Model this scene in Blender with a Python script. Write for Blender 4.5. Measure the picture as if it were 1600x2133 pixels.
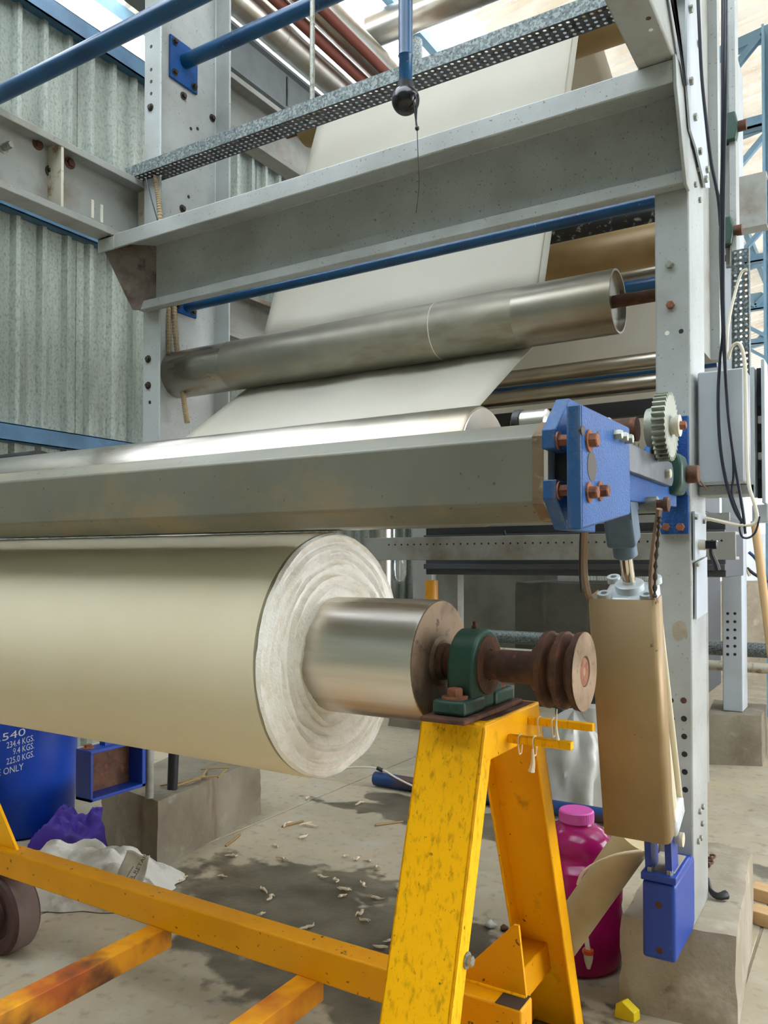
import bpy, bmesh, math, random
from mathutils import Vector, Matrix, Euler, noise as mnoise
random.seed(7)
for o in list(bpy.data.objects): bpy.data.objects.remove(o)
SC = bpy.context.scene
COL = SC.collection
PI = math.pi

# ------------------------------------------------------------------ camera
EYE = Vector((0, 0, 1.35)); FPX = 1680.0; CX, CY = 800.0, 1140.0
YAW = math.atan2(1030, 1680); PITCH = math.atan2(30, 1680)
cam_d = bpy.data.cameras.new('camera'); cam = bpy.data.objects.new('camera', cam_d); COL.objects.link(cam)
cam.location = EYE; cam.rotation_euler = (PI/2 + PITCH, 0, YAW)
cam_d.sensor_fit = 'AUTO'; cam_d.sensor_width = 36.0; cam_d.lens = FPX*36.0/2133.0
cam_d.shift_y = (CY - 1066.5)/2133.0; cam_d.clip_start = .05; cam_d.clip_end = 200
SC.camera = cam

# ------------------------------------------------------------------ light
SC.view_settings.view_transform = 'Standard'; SC.view_settings.look = 'None'
SC.view_settings.gamma = 1.0; SC.view_settings.use_curve_mapping = False
SC.view_settings.exposure = 0.32
world = bpy.data.worlds.new('world'); SC.world = world; world.use_nodes = True
_bg = world.node_tree.nodes['Background']
_bg.inputs[0].default_value = (0.955, 0.97, 1.0, 1); _bg.inputs[1].default_value = 8.0
sun_d = bpy.data.lights.new('sun', 'SUN'); sun_d.energy = 2.0; sun_d.angle = math.radians(12); sun_d.color = (1, .96, .88)
sun = bpy.data.objects.new('sun', sun_d); COL.objects.link(sun)
sun.rotation_euler = (math.radians(28), math.radians(14), 0)

# ------------------------------------------------------------------ measuring helper: a pixel of the photo on a known plane
_F = Vector((-math.sin(YAW)*math.cos(PITCH), math.cos(YAW)*math.cos(PITCH), math.sin(PITCH)))
_R = Vector((math.cos(YAW), math.sin(YAW), 0)); _U = _R.cross(_F)
def at(px, py, X=None, Y=None, Z=None):
    r = _F + _R*((px-CX)/FPX) - _U*((py-CY)/FPX)
    t = X/r.x if X is not None else Y/r.y if Y is not None else (Z-EYE.z)/r.z
    return EYE + r*t

# ------------------------------------------------------------------ materials
def lin(c):
    c = [v/255.0 for v in c]
    return tuple(v/12.92 if v <= .04045 else ((v+.055)/1.055)**2.4 for v in c) + (1.0,)
def material(name, base, rough=.6, metal=0.0, layers=(), bump=None, spec=.5, rough_var=None, aniso=0, transl=0, trans=0, coat=0):
    """layers: (colour, scale, lo, hi, stretch, amount, detail) noise masks laid over the base colour"""
    m = bpy.data.materials.new(name); m.use_nodes = True
    nt = m.node_tree; N = nt.nodes; L = nt.links
    b = N['Principled BSDF']; out = N['Material Output']
    tc = N.new('ShaderNodeTexCoord')
    def noise(scale, stretch, detail=4, rough_=.6):
        mp = N.new('ShaderNodeMapping'); mp.inputs['Scale'].default_value = stretch
        L.new(tc.outputs['Object'], mp.inputs['Vector'])
        n = N.new('ShaderNodeTexNoise'); n.inputs['Scale'].default_value = scale
        n.inputs['Detail'].default_value = detail; n.inputs['Roughness'].default_value = rough_
        L.new(mp.outputs[0], n.inputs['Vector']); return n
    b.inputs['Base Color'].default_value = lin(base); b.inputs['Roughness'].default_value = rough
    b.inputs['Metallic'].default_value = metal; b.inputs['Specular IOR Level'].default_value = spec
    if coat: b.inputs['Coat Weight'].default_value = coat; b.inputs['Coat Roughness'].default_value = .15
    if trans: b.inputs['Transmission Weight'].default_value = trans
    cur = None
    for ly in layers:
        col, sc, lo, hi = ly[:4]; st = ly[4] if len(ly) > 4 else (1, 1, 1); am = ly[5] if len(ly) > 5 else 1.0; de = ly[6] if len(ly) > 6 else 4
        n = noise(sc, st, de)
        mr = N.new('ShaderNodeMapRange'); mr.inputs['From Min'].default_value = lo; mr.inputs['From Max'].default_value = hi
        mr.inputs['To Max'].default_value = am
        L.new(n.outputs['Fac'], mr.inputs['Value'])
        mx = N.new('ShaderNodeMix'); mx.data_type = 'RGBA'
        L.new(mr.outputs[0], mx.inputs['Factor'])
        if cur is None: mx.inputs['A'].default_value = lin(base)
        else: L.new(cur, mx.inputs['A'])
        mx.inputs['B'].default_value = lin(col)
        cur = mx.outputs['Result']
    if cur is not None: L.new(cur, b.inputs['Base Color'])
    if rough_var:
        sc, lo, hi = rough_var[:3]; n = noise(sc, rough_var[3] if len(rough_var) > 3 else (1, 1, 1))
        mr = N.new('ShaderNodeMapRange'); mr.inputs['From Min'].default_value = .3; mr.inputs['From Max'].default_value = .7
        mr.inputs['To Min'].default_value = lo; mr.inputs['To Max'].default_value = hi
        L.new(n.outputs['Fac'], mr.inputs['Value']); L.new(mr.outputs[0], b.inputs['Roughness'])
    if bump:
        n = noise(bump[0], bump[2] if len(bump) > 2 else (1, 1, 1), 5)
        bp = N.new('ShaderNodeBump'); bp.inputs['Strength'].default_value = bump[1]; bp.inputs['Distance'].default_value = .01
        L.new(n.outputs['Fac'], bp.inputs['Height']); L.new(bp.outputs[0], b.inputs['Normal'])
    if aniso: b.inputs['Anisotropic'].default_value = aniso
    if transl:
        t = N.new('ShaderNodeBsdfTranslucent'); t.inputs[0].default_value = lin(base)
        if cur is not None: L.new(cur, t.inputs[0])
        ms = N.new('ShaderNodeMixShader'); ms.inputs[0].default_value = transl
        L.new(b.outputs[0], ms.inputs[1]); L.new(t.outputs[0], ms.inputs[2]); L.new(ms.outputs[0], out.inputs['Surface'])
    return m
MT = {}
RUST = (96, 58, 38); GRIME = (70, 62, 48)
MT['grey'] = material('grey_machine_paint', (172, 177, 175), .42, 0, [((150, 152, 146), 3, .4, .7), ((110, 84, 58), 110, .65, .69, (1, 1, 1), .8, 3), ((120, 116, 104), 1.3, .55, .8, (1, 1, 1), .5)], bump=(60, .05))
MT['grey_clean'] = material('light_grey_enamel', (186, 194, 200), .4, 0, [((170, 176, 180), 2, .4, .7)])
MT['grey_dirty'] = material('dirty_grey_paint', (150, 152, 146), .5, 0, [((112, 96, 76), 4, .5, .75, (1, 1, 1), .8), ((80, 52, 34), 90, .68, .72, (1, 1, 1), .8, 3)], bump=(50, .08))
MT['beam_rust'] = material('rust_burnt_grey_paint', (112, 104, 94), .65, 0, [((74, 52, 38), 7, .42, .62), ((48, 34, 28), 11, .58, .7)])
MT['edge_cream'] = material('worn_cream_paint', (196, 190, 172), .5, 0, [((140, 110, 74), 14, .55, .68)])
MT['beam_tan'] = material('stained_beam_paint', (128, 125, 110), .46, .1, [((104, 103, 90), 1.2, .35, .7), ((150, 128, 92), 6, .52, .75, (.6, 1, 1), .7), ((86, 66, 40), 60, .69, .73, (1, 1, 1), .9, 2)], bump=(90, .04))
MT['steel'] = material('brushed_roller_steel', (176, 172, 162), .3, 1, [((150, 140, 122), 1.4, .4, .7), ((130, 112, 86), 9, .55, .8, (.15, 1, 1), .6)], rough_var=(4, .22, .42, (.2, 1, 1)))
MT['steel_dusty'] = material('dull_dusty_steel', (150, 146, 134), .48, .75, [((170, 164, 148), 2.2, .4, .65), ((112, 96, 74), 7, .58, .75, (.3, 1, 1), .7)], rough_var=(3, .34, .6))
MT['steel_bright'] = material('polished_core_steel', (214, 208, 198), .3, 1, [((184, 174, 154), 20, .45, .75, (.05, 1, 1), .7)], rough_var=(30, .24, .44, (.04, 1, 1)))
MT['steel_face'] = material('stained_steel_disc', (150, 128, 104), .55, .55, [((96, 74, 54), 9, .45, .7), ((60, 48, 38), 30, .6, .72, (1, 1, 1), .8)])
MT['chrome'] = material('polished_rod_chrome', (214, 208, 196), .12, 1)
MT['rust'] = material('rusty_brown_steel', (104, 70, 52), .75, .3, [((70, 48, 38), 12, .4, .65), ((150, 84, 50), 30, .58, .75, (1, 1, 1), .7)], bump=(40, .3))
MT['rust_bolt'] = material('orange_rusted_bolt', (146, 92, 66), .75, .2, [((98, 62, 46), 40, .45, .7)], bump=(120, .3))
MT['zinc_bolt'] = material('zinc_bolt_steel', (150, 152, 142), .45, .7, [((110, 104, 90), 60, .5, .7)])
MT['dark_bolt'] = material('dark_dirty_bolt', (70, 62, 54), .6, .5)
MT['galv'] = material('galvanised_spangle', (98, 107, 106), .5, .4, [((134, 142, 139), 90, .5, .56, (1, 1, 1), .9, 1), ((62, 70, 70), 100, .56, .62, (1, 1, 1), .8, 1)])
MT['galv_dark'] = material('dark_perforated_steel', (86, 84, 84), .55, .5, [((50, 48, 50), 40, .5, .6)])
MT['alu'] = material('aluminium_cladding', (200, 196, 188), .32, 1, [((170, 158, 136), 2, .45, .7)], bump=(7, .06))
MT['yellow'] = material('chipped_yellow_paint', (255, 184, 0), .42, 0, [((236, 158, 2), 3, .45, .75, (1, 1, 1), .7), ((140, 96, 16), 16, .60, .76, (1, 1, .6), .6), ((66, 42, 22), 70, .70, .715, (1, 1, .7), .95, 4)], bump=(40, .06), spec=.25)
MT['yellow_grimy'] = material('grimy_yellow_paint', (255, 186, 0), .48, 0, [((232, 164, 0), 5, .48, .72, (1, 1, .6), .6), ((150, 104, 10), 80, .52, .74, (1, 1, .35), .7, 9), ((84, 56, 20), 120, .62, .72, (1, 1, .6), .75, 6), ((52, 36, 20), 30, .70, .72, (1, 1, .7), .9, 5)], bump=(40, .08), spec=.2)
MT['yellow_rail'] = material('dull_yellow_paint', (228, 156, 4), .45, 0, [((196, 126, 4), 2.5, .45, .75, (1, 1, 1), .6), ((90, 60, 20), 50, .66, .69, (1, 1, 1), .9, 3)], bump=(40, .05), spec=.25)
MT['yellow_rusty'] = material('burnt_rusty_yellow_bar', (222, 150, 10), .55, 0, [((160, 70, 20), 3.2, .46, .62, (1, 1, 1), .9), ((80, 36, 22), 4, .52, .66, (1, 1, 1), .95)], bump=(40, .1))
MT['blue_plate'] = material('hammered_blue_enamel', (8, 84, 156), .36, 0, [((6, 66, 134), 4, .45, .7)], bump=(230, .6), spec=.35)
MT['blue_edge'] = material('scraped_blue_edge', (22, 74, 124), .5, 0, [((92, 92, 96), 50, .52, .68, (.6, .6, .12), .8), ((120, 84, 60), 40, .62, .7)], bump=(80, .2))
MT['blue_rusty'] = material('rust_streaked_blue_paint', (18, 62, 118), .5, 0, [((92, 60, 42), 7, .54, .66, (.5, 1, 1), .9)])
MT['blue_pipe'] = material('dark_blue_pipe_paint', (20, 72, 112), .28, 0, [((14, 54, 92), 3, .45, .7), ((120, 120, 110), 60, .70, .74, (1, 1, 1), .8, 2)])
MT['blue_deep'] = material('deep_blue_paint', (10, 56, 148), .38, 0, [((40, 84, 160), 5, .6, .8, (1, 1, 1), .5), ((130, 110, 90), 70, .72, .75, (1, 1, 1), .8, 2)])
MT['blue_truss'] = material('pale_blue_steel_paint', (128, 164, 186), .5, 0, [((104, 142, 166), 2, .45, .7)])
MT['blue_trim'] = material('wall_trim_blue_paint', (58, 96, 122), .5, 0, [((40, 70, 94), 4, .45, .75)])
MT['blue_drum'] = material('blue_drum_plastic', (6, 62, 168), .38, 0, [((4, 48, 136), 2, .45, .7)], spec=.4)
MT['print_white'] = material('faded_white_print', (206, 214, 226), .6, 0, [((60, 110, 190), 60, .60, .74, (1, 1, 1), .8)])
MT['print_dark'] = material('dark_sack_print', (60, 62, 62), .7)
MT['green'] = material('dark_green_casting', (34, 72, 58), .42, 0, [((58, 58, 44), 10, .55, .75, (1, 1, 1), .7), ((24, 54, 46), 4, .45, .7)], bump=(50, .12))
MT['bluegrey'] = material('blue_grey_casting', (84, 104, 122), .45, .1, [((66, 84, 102), 5, .45, .7)], bump=(60, .1))
MT['girder'] = material('dull_grey_girder_paint', (112, 118, 120), .5, 0, [((92, 96, 98), 3, .45, .7)])
MT['gear'] = material('oily_gear_steel', (150, 154, 140), .5, .4, [((96, 92, 78), 10, .5, .7), ((58, 92, 82), 8, .6, .75, (1, 1, 1), .7)], bump=(60, .2))
MT['dark_bar'] = material('dark_grey_link_steel', (82, 86, 92), .42, .3, [((64, 62, 62), 10, .5, .7)])
MT['black'] = material('black_rubber', (24, 24, 28), .5)
MT['black_gloss'] = material('black_glossy_plastic', (16, 16, 20), .22)
MT['black_roll'] = material('black_roller_with_lint', (26, 28, 30), .4, 0, [((168, 166, 156), 26, .56, .64, (1, 1, 1), .85, 6)])
MT['cable'] = material('black_cable_sheath', (34, 38, 50), .45)
MT['cream_cable'] = material('cream_cable_sheath', (222, 214, 192), .5)
MT['tan_roll'] = material('tan_coated_roller', (150, 126, 84), .45, .2, [((120, 96, 58), 1.6, .4, .7), ((108, 70, 48), 1.1, .58, .8)])
MT['cover'] = material('tan_stained_sheet_steel', (158, 132, 92), .5, .25, [((132, 106, 66), 2.4, .4, .7), ((180, 152, 116), 1.8, .55, .8, (1, 1, 1), .7), ((92, 68, 36), 20, .68, .74)], bump=(12, .08))
MT['cyl_white'] = material('pale_blue_white_aluminium', (208, 216, 220), .35, .2, [((180, 184, 180), 6, .5, .7)])
MT['cyl_cream'] = material('dusty_cylinder_barrel', (206, 196, 168), .5, .1)
MT['strap'] = material('dirty_leather_strap', (140, 116, 92), .8, 0, [((84, 62, 46), 18, .48, .68, (1, 1, .3), .9)], bump=(60, .3))
MT['concrete'] = material('weathered_concrete', (166, 156, 138), .9, 0, [((140, 128, 108), 2.2, .4, .7), ((186, 176, 158), 7, .55, .75, (1, 1, 1), .8), ((96, 86, 70), 16, .62, .75, (1, 1, 1), .7)], bump=(22, .5))
MT['concrete_damp'] = material('damp_brown_concrete', (130, 122, 104), .85, 0, [((104, 94, 76), 2.6, .4, .7), ((150, 142, 126), 8, .58, .75, (1, 1, 1), .7), ((92, 66, 46), 3, .62, .75, (2, 2, .4), .7)], bump=(22, .4))
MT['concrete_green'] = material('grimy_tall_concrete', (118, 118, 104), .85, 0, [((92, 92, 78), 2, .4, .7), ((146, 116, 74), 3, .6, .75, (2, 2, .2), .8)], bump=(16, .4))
MT['wall'] = material('weathered_galvanised_sheet', (130, 137, 127), .62, .2, [((158, 164, 154), 2.4, .45, .7, (1, 1.6, .12), .9), ((98, 104, 94), 3.2, .5, .7, (1, 2.2, .15), .8), ((72, 76, 66), 60, .48, .72, (1, 1.1, .7), .7, 10)], rough_var=(2, .5, .75))
MT['panel_tan'] = material('stained_cement_panel', (186, 178, 150), .8, 0, [((150, 126, 76), 3, .5, .7), ((90, 82, 62), 18, .58, .7)], transl=.25)
MT['roof'] = material('pale_roof_sheet', (222, 214, 200), .6, 0, [((196, 184, 164), 1.5, .45, .7), ((236, 232, 224), 20, .6, .7)], transl=.085)
MT['skylight'] = material('translucent_skylight_sheet', (236, 242, 246), .4, 0, [((210, 222, 232), 2, .45, .7)], transl=.75)
MT['fabric'] = material('raw_white_cotton', (202, 197, 182), .85, 0, [((194, 188, 171), 1.1, .4, .7)], bump=(500, .12), spec=.15, transl=.12)
MT['roll_side'] = material('wound_cotton_surface', (230, 219, 191), .85, 0, [((222, 209, 178), .9, .4, .7)], bump=(600, .1), spec=.15)
MT['roll_end'] = material('fluffy_cotton_selvedge', (248, 245, 236), .95, 0, [((214, 200, 172), 10, .58, .74, (.2, 1, 1), .5), ((236, 230, 214), 34, .5, .7)], bump=(160, .45), spec=.1)
MT['jug'] = material('translucent_magenta_plastic', (196, 30, 124), .18, 0, [((164, 20, 100), 2, .4, .7)], coat=.3, transl=.35)
MT['jug_cap'] = material('pink_plastic_cap', (214, 88, 172), .4)
MT['white_plastic'] = material('off_white_plastic', (226, 220, 206), .35)
MT['orange_ring'] = material('orange_plastic_ring', (226, 92, 40), .4)
MT['card'] = material('tan_cardboard_tube', (190, 172, 132), .7, 0, [((170, 148, 106), 3, .45, .7)], bump=(30, .05))
MT['film'] = material('white_plastic_film', (222, 222, 216), .3, 0, [((200, 198, 186), 3, .45, .7)], transl=.3)
MT['sack'] = material('grimy_white_woven_sack', (206, 203, 192), .6, 0, [((150, 144, 130), 6, .48, .7), ((220, 218, 210), 14, .56, .7)], bump=(200, .15), transl=.1)
MT['purple'] = material('purple_fabric_bundle', (62, 34, 140), .7, 0, [((40, 20, 100), 6, .45, .7)])
MT['rope'] = material('cream_cotton_string', (222, 208, 180), .9)
MT['lint'] = material('cotton_lint_scrap', (206, 190, 164), .95)
MT['stick'] = material('dry_straw_stick', (150, 122, 74), .8)
MT['wood'] = material('pale_sawn_timber', (206, 168, 120), .7, 0, [((176, 136, 88), 6, .45, .7, (.2, 3, 3), .8)], bump=(30, .15))
MT['wood_pole'] = material('bamboo_pole', (190, 156, 108), .6)
MT['wheel'] = material('maroon_rubber_wheel', (74, 40, 38), .6, 0, [((54, 28, 28), 4, .45, .7)])
MT['wheel_tread'] = material('worn_grey_tread', (108, 92, 84), .8, 0, [((84, 66, 60), 8, .45, .7)])
MT['conduit'] = material('ribbed_beige_conduit', (172, 154, 120), .55)
MT['brown_steel'] = material('red_brown_primer_steel', (110, 56, 42), .6, .1)
MT['glass'] = material('clear_filter_bowl', (226, 232, 230), .08, 0, trans=.8)
MT['amber'] = material('amber_plastic_pipe', (206, 140, 24), .4)
MT['bright_blue'] = material('bright_blue_machine_paint', (30, 100, 210), .4)
MT['plinth_shaded'] = material('shade_painted_concrete', (74, 72, 62), .9, 0, [((48, 46, 40), 1.6, .4, .7), ((96, 88, 66), 3, .6, .75, (2, 2, .2), .7)], bump=(16, .4))  # concrete with the shade under the machine painted into its colour
MT['weld'] = material('brown_primer_smear', (116, 94, 68), .6, .1, [((88, 66, 44), 14, .45, .65), ((150, 138, 112), 30, .55, .7)])
MT['dark_body'] = material('dark_grey_machine_body', (72, 76, 80), .6, .1, [((70, 70, 70), 2, .45, .7)])
MT['yellow_bit'] = material('fresh_yellow_plastic', (236, 208, 16), .5)
MT['red'] = material('red_hose', (196, 40, 40), .5)

def floor_material():
    m = bpy.data.materials.new('worn_concrete_floor'); m.use_nodes = True
    nt = m.node_tree; N = nt.nodes; L = nt.links; b = N['Principled BSDF']
    tc = N.new('ShaderNodeTexCoord')
    def noise(s, d=5, st=(1, 1, 1), loc=(0, 0, 0)):
        mp = N.new('ShaderNodeMapping'); mp.inputs['Scale'].default_value = st; mp.inputs['Location'].default_value = loc
        L.new(tc.outputs['Object'], mp.inputs[0])
        n = N.new('ShaderNodeTexNoise'); n.inputs['Scale'].default_value = s; n.inputs['Detail'].default_value = d
        L.new(mp.outputs[0], n.inputs['Vector']); return n.outputs['Fac']
    def rng(v, a, b_, c=0, d=1):
        r = N.new('ShaderNodeMapRange'); r.inputs[1].default_value = a; r.inputs[2].default_value = b_; r.inputs[3].default_value = c; r.inputs[4].default_value = d
        L.new(v, r.inputs[0]); return r.outputs[0]
    def mix(f, A, B):
        x = N.new('ShaderNodeMix'); x.data_type = 'RGBA'; L.new(f, x.inputs['Factor'])
        for k, v in (('A', A), ('B', B)):
            if isinstance(v, tuple): x.inputs[k].default_value = lin(v)
            else: L.new(v, x.inputs[k])
        return x.outputs['Result']
    def math_(op, a, b_):
        x = N.new('ShaderNodeMath'); x.operation = op; x.use_clamp = True
        for i, v in enumerate((a, b_)):
            if isinstance(v, (int, float)): x.inputs[i].default_value = v
            else: L.new(v, x.inputs[i])
        return x.outputs[0]
    c = mix(rng(noise(1.4), .38, .66), (180, 166, 140), (156, 146, 126))
    c = mix(rng(noise(6), .5, .72), c, (176, 169, 152))
    c = mix(rng(noise(22, 6), .56, .75, 0, .5), c, (112, 104, 88))
    # spilled water: distance fields around a few puddle centres broken up by noise
    wob = noise(3.2, 6)
    wet = None
    for (x, y, ax, ay) in ((-1.62, 2.42, .62, .40), (-1.15, 2.28, .42, .34), (-2.05, 2.62, .52, .30), (-1.95, 3.75, .75, .11), (-2.3, 3.95, .3, .1), (-1.2, 3.9, .9, .09)):
        mp = N.new('ShaderNodeMapping'); mp.vector_type = 'POINT'
        mp.inputs['Location'].default_value = (-x/ax, -y/ay, 0); mp.inputs['Scale'].default_value = (1/ax, 1/ay, 0)
        L.new(tc.outputs['Object'], mp.inputs[0])
        ln = N.new('ShaderNodeVectorMath'); ln.operation = 'LENGTH'; L.new(mp.outputs[0], ln.inputs[0])
        d = math_('SUBTRACT', 1.55, ln.outputs['Value']); 
        wet = d if wet is None else math_('MAXIMUM', wet, d)
    def madd(v, k, o):
        x = N.new('ShaderNodeMath'); x.operation = 'MULTIPLY_ADD'; L.new(v, x.inputs[0]); x.inputs[1].default_value = k; x.inputs[2].default_value = o; return x.outputs[0]
    def add(a, b_):
        x = N.new('ShaderNodeMath'); x.operation = 'ADD'; L.new(a, x.inputs[0]); L.new(b_, x.inputs[1]); return x.outputs[0]
    brk = add(madd(wob, 1.5, -.75), madd(noise(11, 6), .9, -.45))
    wetm = rng(add(madd(wet, .75, 0), brk), .30, .44)
    c = mix(math_('MULTIPLY', wetm, rng(noise(5, 6, loc=(3, 1, 0)), .3, .7, .55, .92)), c, (62, 52, 36))
    # chalk-yellow painted joint lines
    sx = N.new('ShaderNodeSeparateXYZ'); L.new(tc.outputs['Object'], sx.inputs[0])
    dx = math_('ABSOLUTE', math_('ADD', sx.outputs['X'], 0), 0)
    L.new(c, b.inputs['Base Color'])
    L.new(math_('SUBTRACT', .78, math_('MULTIPLY', wetm, .5)), b.inputs['Roughness'])
    bp = N.new('ShaderNodeBump'); bp.inputs['Strength'].default_value = .15; bp.inputs['Distance'].default_value = .01
    L.new(noise(40, 6), bp.inputs['Height']); L.new(bp.outputs[0], b.inputs['Normal'])
    return m
MT['floor'] = floor_material()

# ------------------------------------------------------------------ mesh building
def basis(d):
    d = Vector(d).normalized()
    u = d.cross(Vector((0, 0, 1)))
    if u.length < 1e-4: u = Vector((1, 0, 0))
    u.normalize(); return u, d.cross(u).normalized()
class MB:
    def __init__(s): s.v = []; s.f = []
    def add(s, vs, fs):
        n = len(s.v); s.v += [Vector(p) for p in vs]; s.f += [tuple(i+n for i in f) for f in fs]; return s
    def box(s, lo, hi):
        (a, b, c), (d, e, f) = lo, hi
        return s.add([(a, b, c), (d, b, c), (d, e, c), (a, e, c), (a, b, f), (d, b, f), (d, e, f), (a, e, f)],
                     [(3, 2, 1, 0), (4, 5, 6, 7), (0, 1, 5, 4), (1, 2, 6, 5), (2, 3, 7, 6), (3, 0, 4, 7)])
    def bar(s, p0, p1, w, h, up=(0, 0, 1)):
        p0, p1 = Vector(p0), Vector(p1); d = (p1-p0).normalized(); u = d.cross(Vector(up))
        if u.length < 1e-4: u = Vector((1, 0, 0))
        u.normalize(); n = u.cross(d).normalized()
        vs = []
        for p in (p0, p1):
            for a, b in ((-1, -1), (1, -1), (1, 1), (-1, 1)): vs.append(p + u*a*w/2 + n*b*h/2)
        return s.add(vs, [(0, 3, 2, 1), (4, 5, 6, 7), (0, 1, 5, 4), (1, 2, 6, 5), (2, 3, 7, 6), (3, 0, 4, 7)])
    def prism(s, pts, off):
        """closed planar polygon (3-D points) extruded by off"""
        n = len(pts); off = Vector(off); vs = [Vector(p) for p in pts] + [Vector(p)+off for p in pts]
        nrm = Vector((0, 0, 0))
        for i in range(n): nrm += vs[i].cross(vs[(i+1) % n])
        fs = [tuple(range(n)), tuple(range(2*n-1, n-1, -1))] + [(i, i+n, (i+1) % n+n, (i+1) % n) for i in range(n)]
        if nrm.dot(off) > 0: fs = [tuple(reversed(f)) for f in fs]
        return s.add(vs, fs)
    def prism_x(s, yz, x0, x1): return s.prism([(x0, y, z) for y, z in yz], (x1-x0, 0, 0))
    def prism_y(s, xz, y0, y1): return s.prism([(x, y0, z) for x, z in xz], (0, y1-y0, 0))
    def prism_z(s, xy, z0, z1): return s.prism([(x, y, z0) for x, y in xy], (0, 0, z1-z0))
    def revolve(s, p, axis, prof, seg=24, closed=False):
        """prof: (t along the axis, radius) rings"""
        p = Vector(p); a = Vector(axis).normalized(); u, w = basis(a); vs = []; fs = []
        for t, r in prof:
            for k in range(seg):
                an = 2*PI*k/seg; vs.append(p + a*t + (u*math.cos(an) + w*math.sin(an))*r)
        m = len(prof)
        for i in range(m-1):
            for k in range(seg):
                k2 = (k+1) % seg; fs.append((i*seg+k, i*seg+k2, (i+1)*seg+k2, (i+1)*seg+k))
        if closed:
            for k in range(seg):
                k2 = (k+1) % seg; fs.append(((m-1)*seg+k, (m-1)*seg+k2, k2, k))
        else:
            if prof[0][1] > 1e-6: fs.append(tuple(reversed(range(seg))))
            if prof[-1][1] > 1e-6: fs.append(tuple(range((m-1)*seg, m*seg)))
        return s.add(vs, fs)
    def cyl(s, p0, p1, r, r1=None, seg=24):
        p0, p1 = Vector(p0), Vector(p1); L = (p1-p0).length
        return s.revolve(p0, p1-p0, [(0, r), (L, r if r1 is None else r1)], seg)
    def ring(s, p, axis, r0, r1, h, seg=24):
        return s.revolve(p, axis, [(0, r0), (0, r1), (h, r1), (h, r0)], seg, True)
    def tube(s, pts, r, seg=8, smooth=3):
        P = [Vector(p) for p in pts]
        if smooth and len(P) > 2:
            Q = []
            for i in range(len(P)-1):
                a = P[max(i-1, 0)]; b = P[i]; c = P[i+1]; d = P[min(i+2, len(P)-1)]
                for k in range(smooth):
                    t = k/smooth; Q.append(.5*((2*b)+(c-a)*t+(2*a-5*b+4*c-d)*t*t+(3*b-a-3*c+d)*t**3))
            Q.append(P[-1]); P = Q
        vs = []; fs = []; u = None
        for i, p in enumerate(P):
            d = (P[min(i+1, len(P)-1)]-P[max(i-1, 0)]).normalized()
            if u is None: u, _ = basis(d)
            u = (u - d*u.dot(d)).normalized(); w = d.cross(u)
            rr = r(i/(len(P)-1)) if callable(r) else r
            for k in range(seg):
                an = 2*PI*k/seg; vs.append(p+(u*math.cos(an)+w*math.sin(an))*rr)
        for i in range(len(P)-1):
            for k in range(seg):
                k2 = (k+1) % seg; fs.append((i*seg+k, i*seg+k2, (i+1)*seg+k2, (i+1)*seg+k))
        fs.append(tuple(reversed(range(seg)))); fs.append(tuple(range((len(P)-1)*seg, len(P)*seg)))
        return s.add(vs, fs)
    def sphere(s, c, r, seg=20, rings=12, sq=(1, 1, 1)):
        prof = [(-r*math.cos(PI*i/rings), max(r*math.sin(PI*i/rings), 1e-5)) for i in range(rings+1)]
        n = len(s.v); s.revolve(c, (0, 0, 1), prof, seg)
        for i in range(n, len(s.v)):
            q = s.v[i]-Vector(c); s.v[i] = Vector(c)+Vector((q.x*sq[0], q.y*sq[1], q.z*sq[2]))
        return s
    def hexbolt(s, p, axis, r=.012, h=.011, washer=True, seg=6):
        p = Vector(p); a = Vector(axis).normalized(); t = 0
        if washer: s.cyl(p, p+a*r*.28, r*1.55, seg=14); t = r*.28
        s.revolve(p+a*t, a, [(0, r), (h*.85, r), (h, r*.82)], seg)
        return s
    def grid(s, fn, nu, nv):
        n = len(s.v)
        vs = [fn(i/nu, j/nv) for j in range(nv+1) for i in range(nu+1)]
        fs = [(j*(nu+1)+i, j*(nu+1)+i+1, (j+1)*(nu+1)+i+1, (j+1)*(nu+1)+i) for j in range(nv) for i in range(nu)]
        return s.add(vs, fs)
def root_of(o):
    while o.parent: o = o.parent
    return o
def obj(name, mb, mat, parent=None, bevel=0, smooth=40, solid=0, subsurf=0, origin=None, bseg=2):
    me = bpy.data.meshes.new(name)
    if parent is not None: off = root_of(parent).location.copy()
    elif origin is not None: off = Vector(origin)
    else:
        xs = [p.x for p in mb.v]; ys = [p.y for p in mb.v]; zs = [p.z for p in mb.v]
        off = Vector(((min(xs)+max(xs))/2, (min(ys)+max(ys))/2, min(zs)))
    me.from_pydata([tuple(p-off) for p in mb.v], [], mb.f); me.update()
    me.materials.append(MT[mat] if isinstance(mat, str) else mat)
    if smooth:
        me.shade_smooth(); me.set_sharp_from_angle(angle=math.radians(smooth))
    o = bpy.data.objects.new(name, me); COL.objects.link(o)
    if parent is not None: o.parent = parent
    else: o.location = off
    if solid:
        m = o.modifiers.new('thickness', 'SOLIDIFY'); m.thickness = solid; m.offset = 0
    if bevel:
        m = o.modifiers.new('edges', 'BEVEL'); m.width = bevel; m.segments = bseg; m.limit_method = 'ANGLE'; m.angle_limit = math.radians(35)
    if subsurf:
        m = o.modifiers.new('soft', 'SUBSURF'); m.levels = subsurf; m.render_levels = subsurf
    return o
def thing(name, label, cat, loc, group=None):
    o = bpy.data.objects.new(name, None); COL.objects.link(o); o.location = Vector(loc); o.empty_display_size = .1
    o['label'] = label; o['category'] = cat
    if group: o['group'] = group
    return o
def tag(o, label, cat, group=None):
    o['label'] = label; o['category'] = cat
    if group: o['group'] = group
    return o
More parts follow.
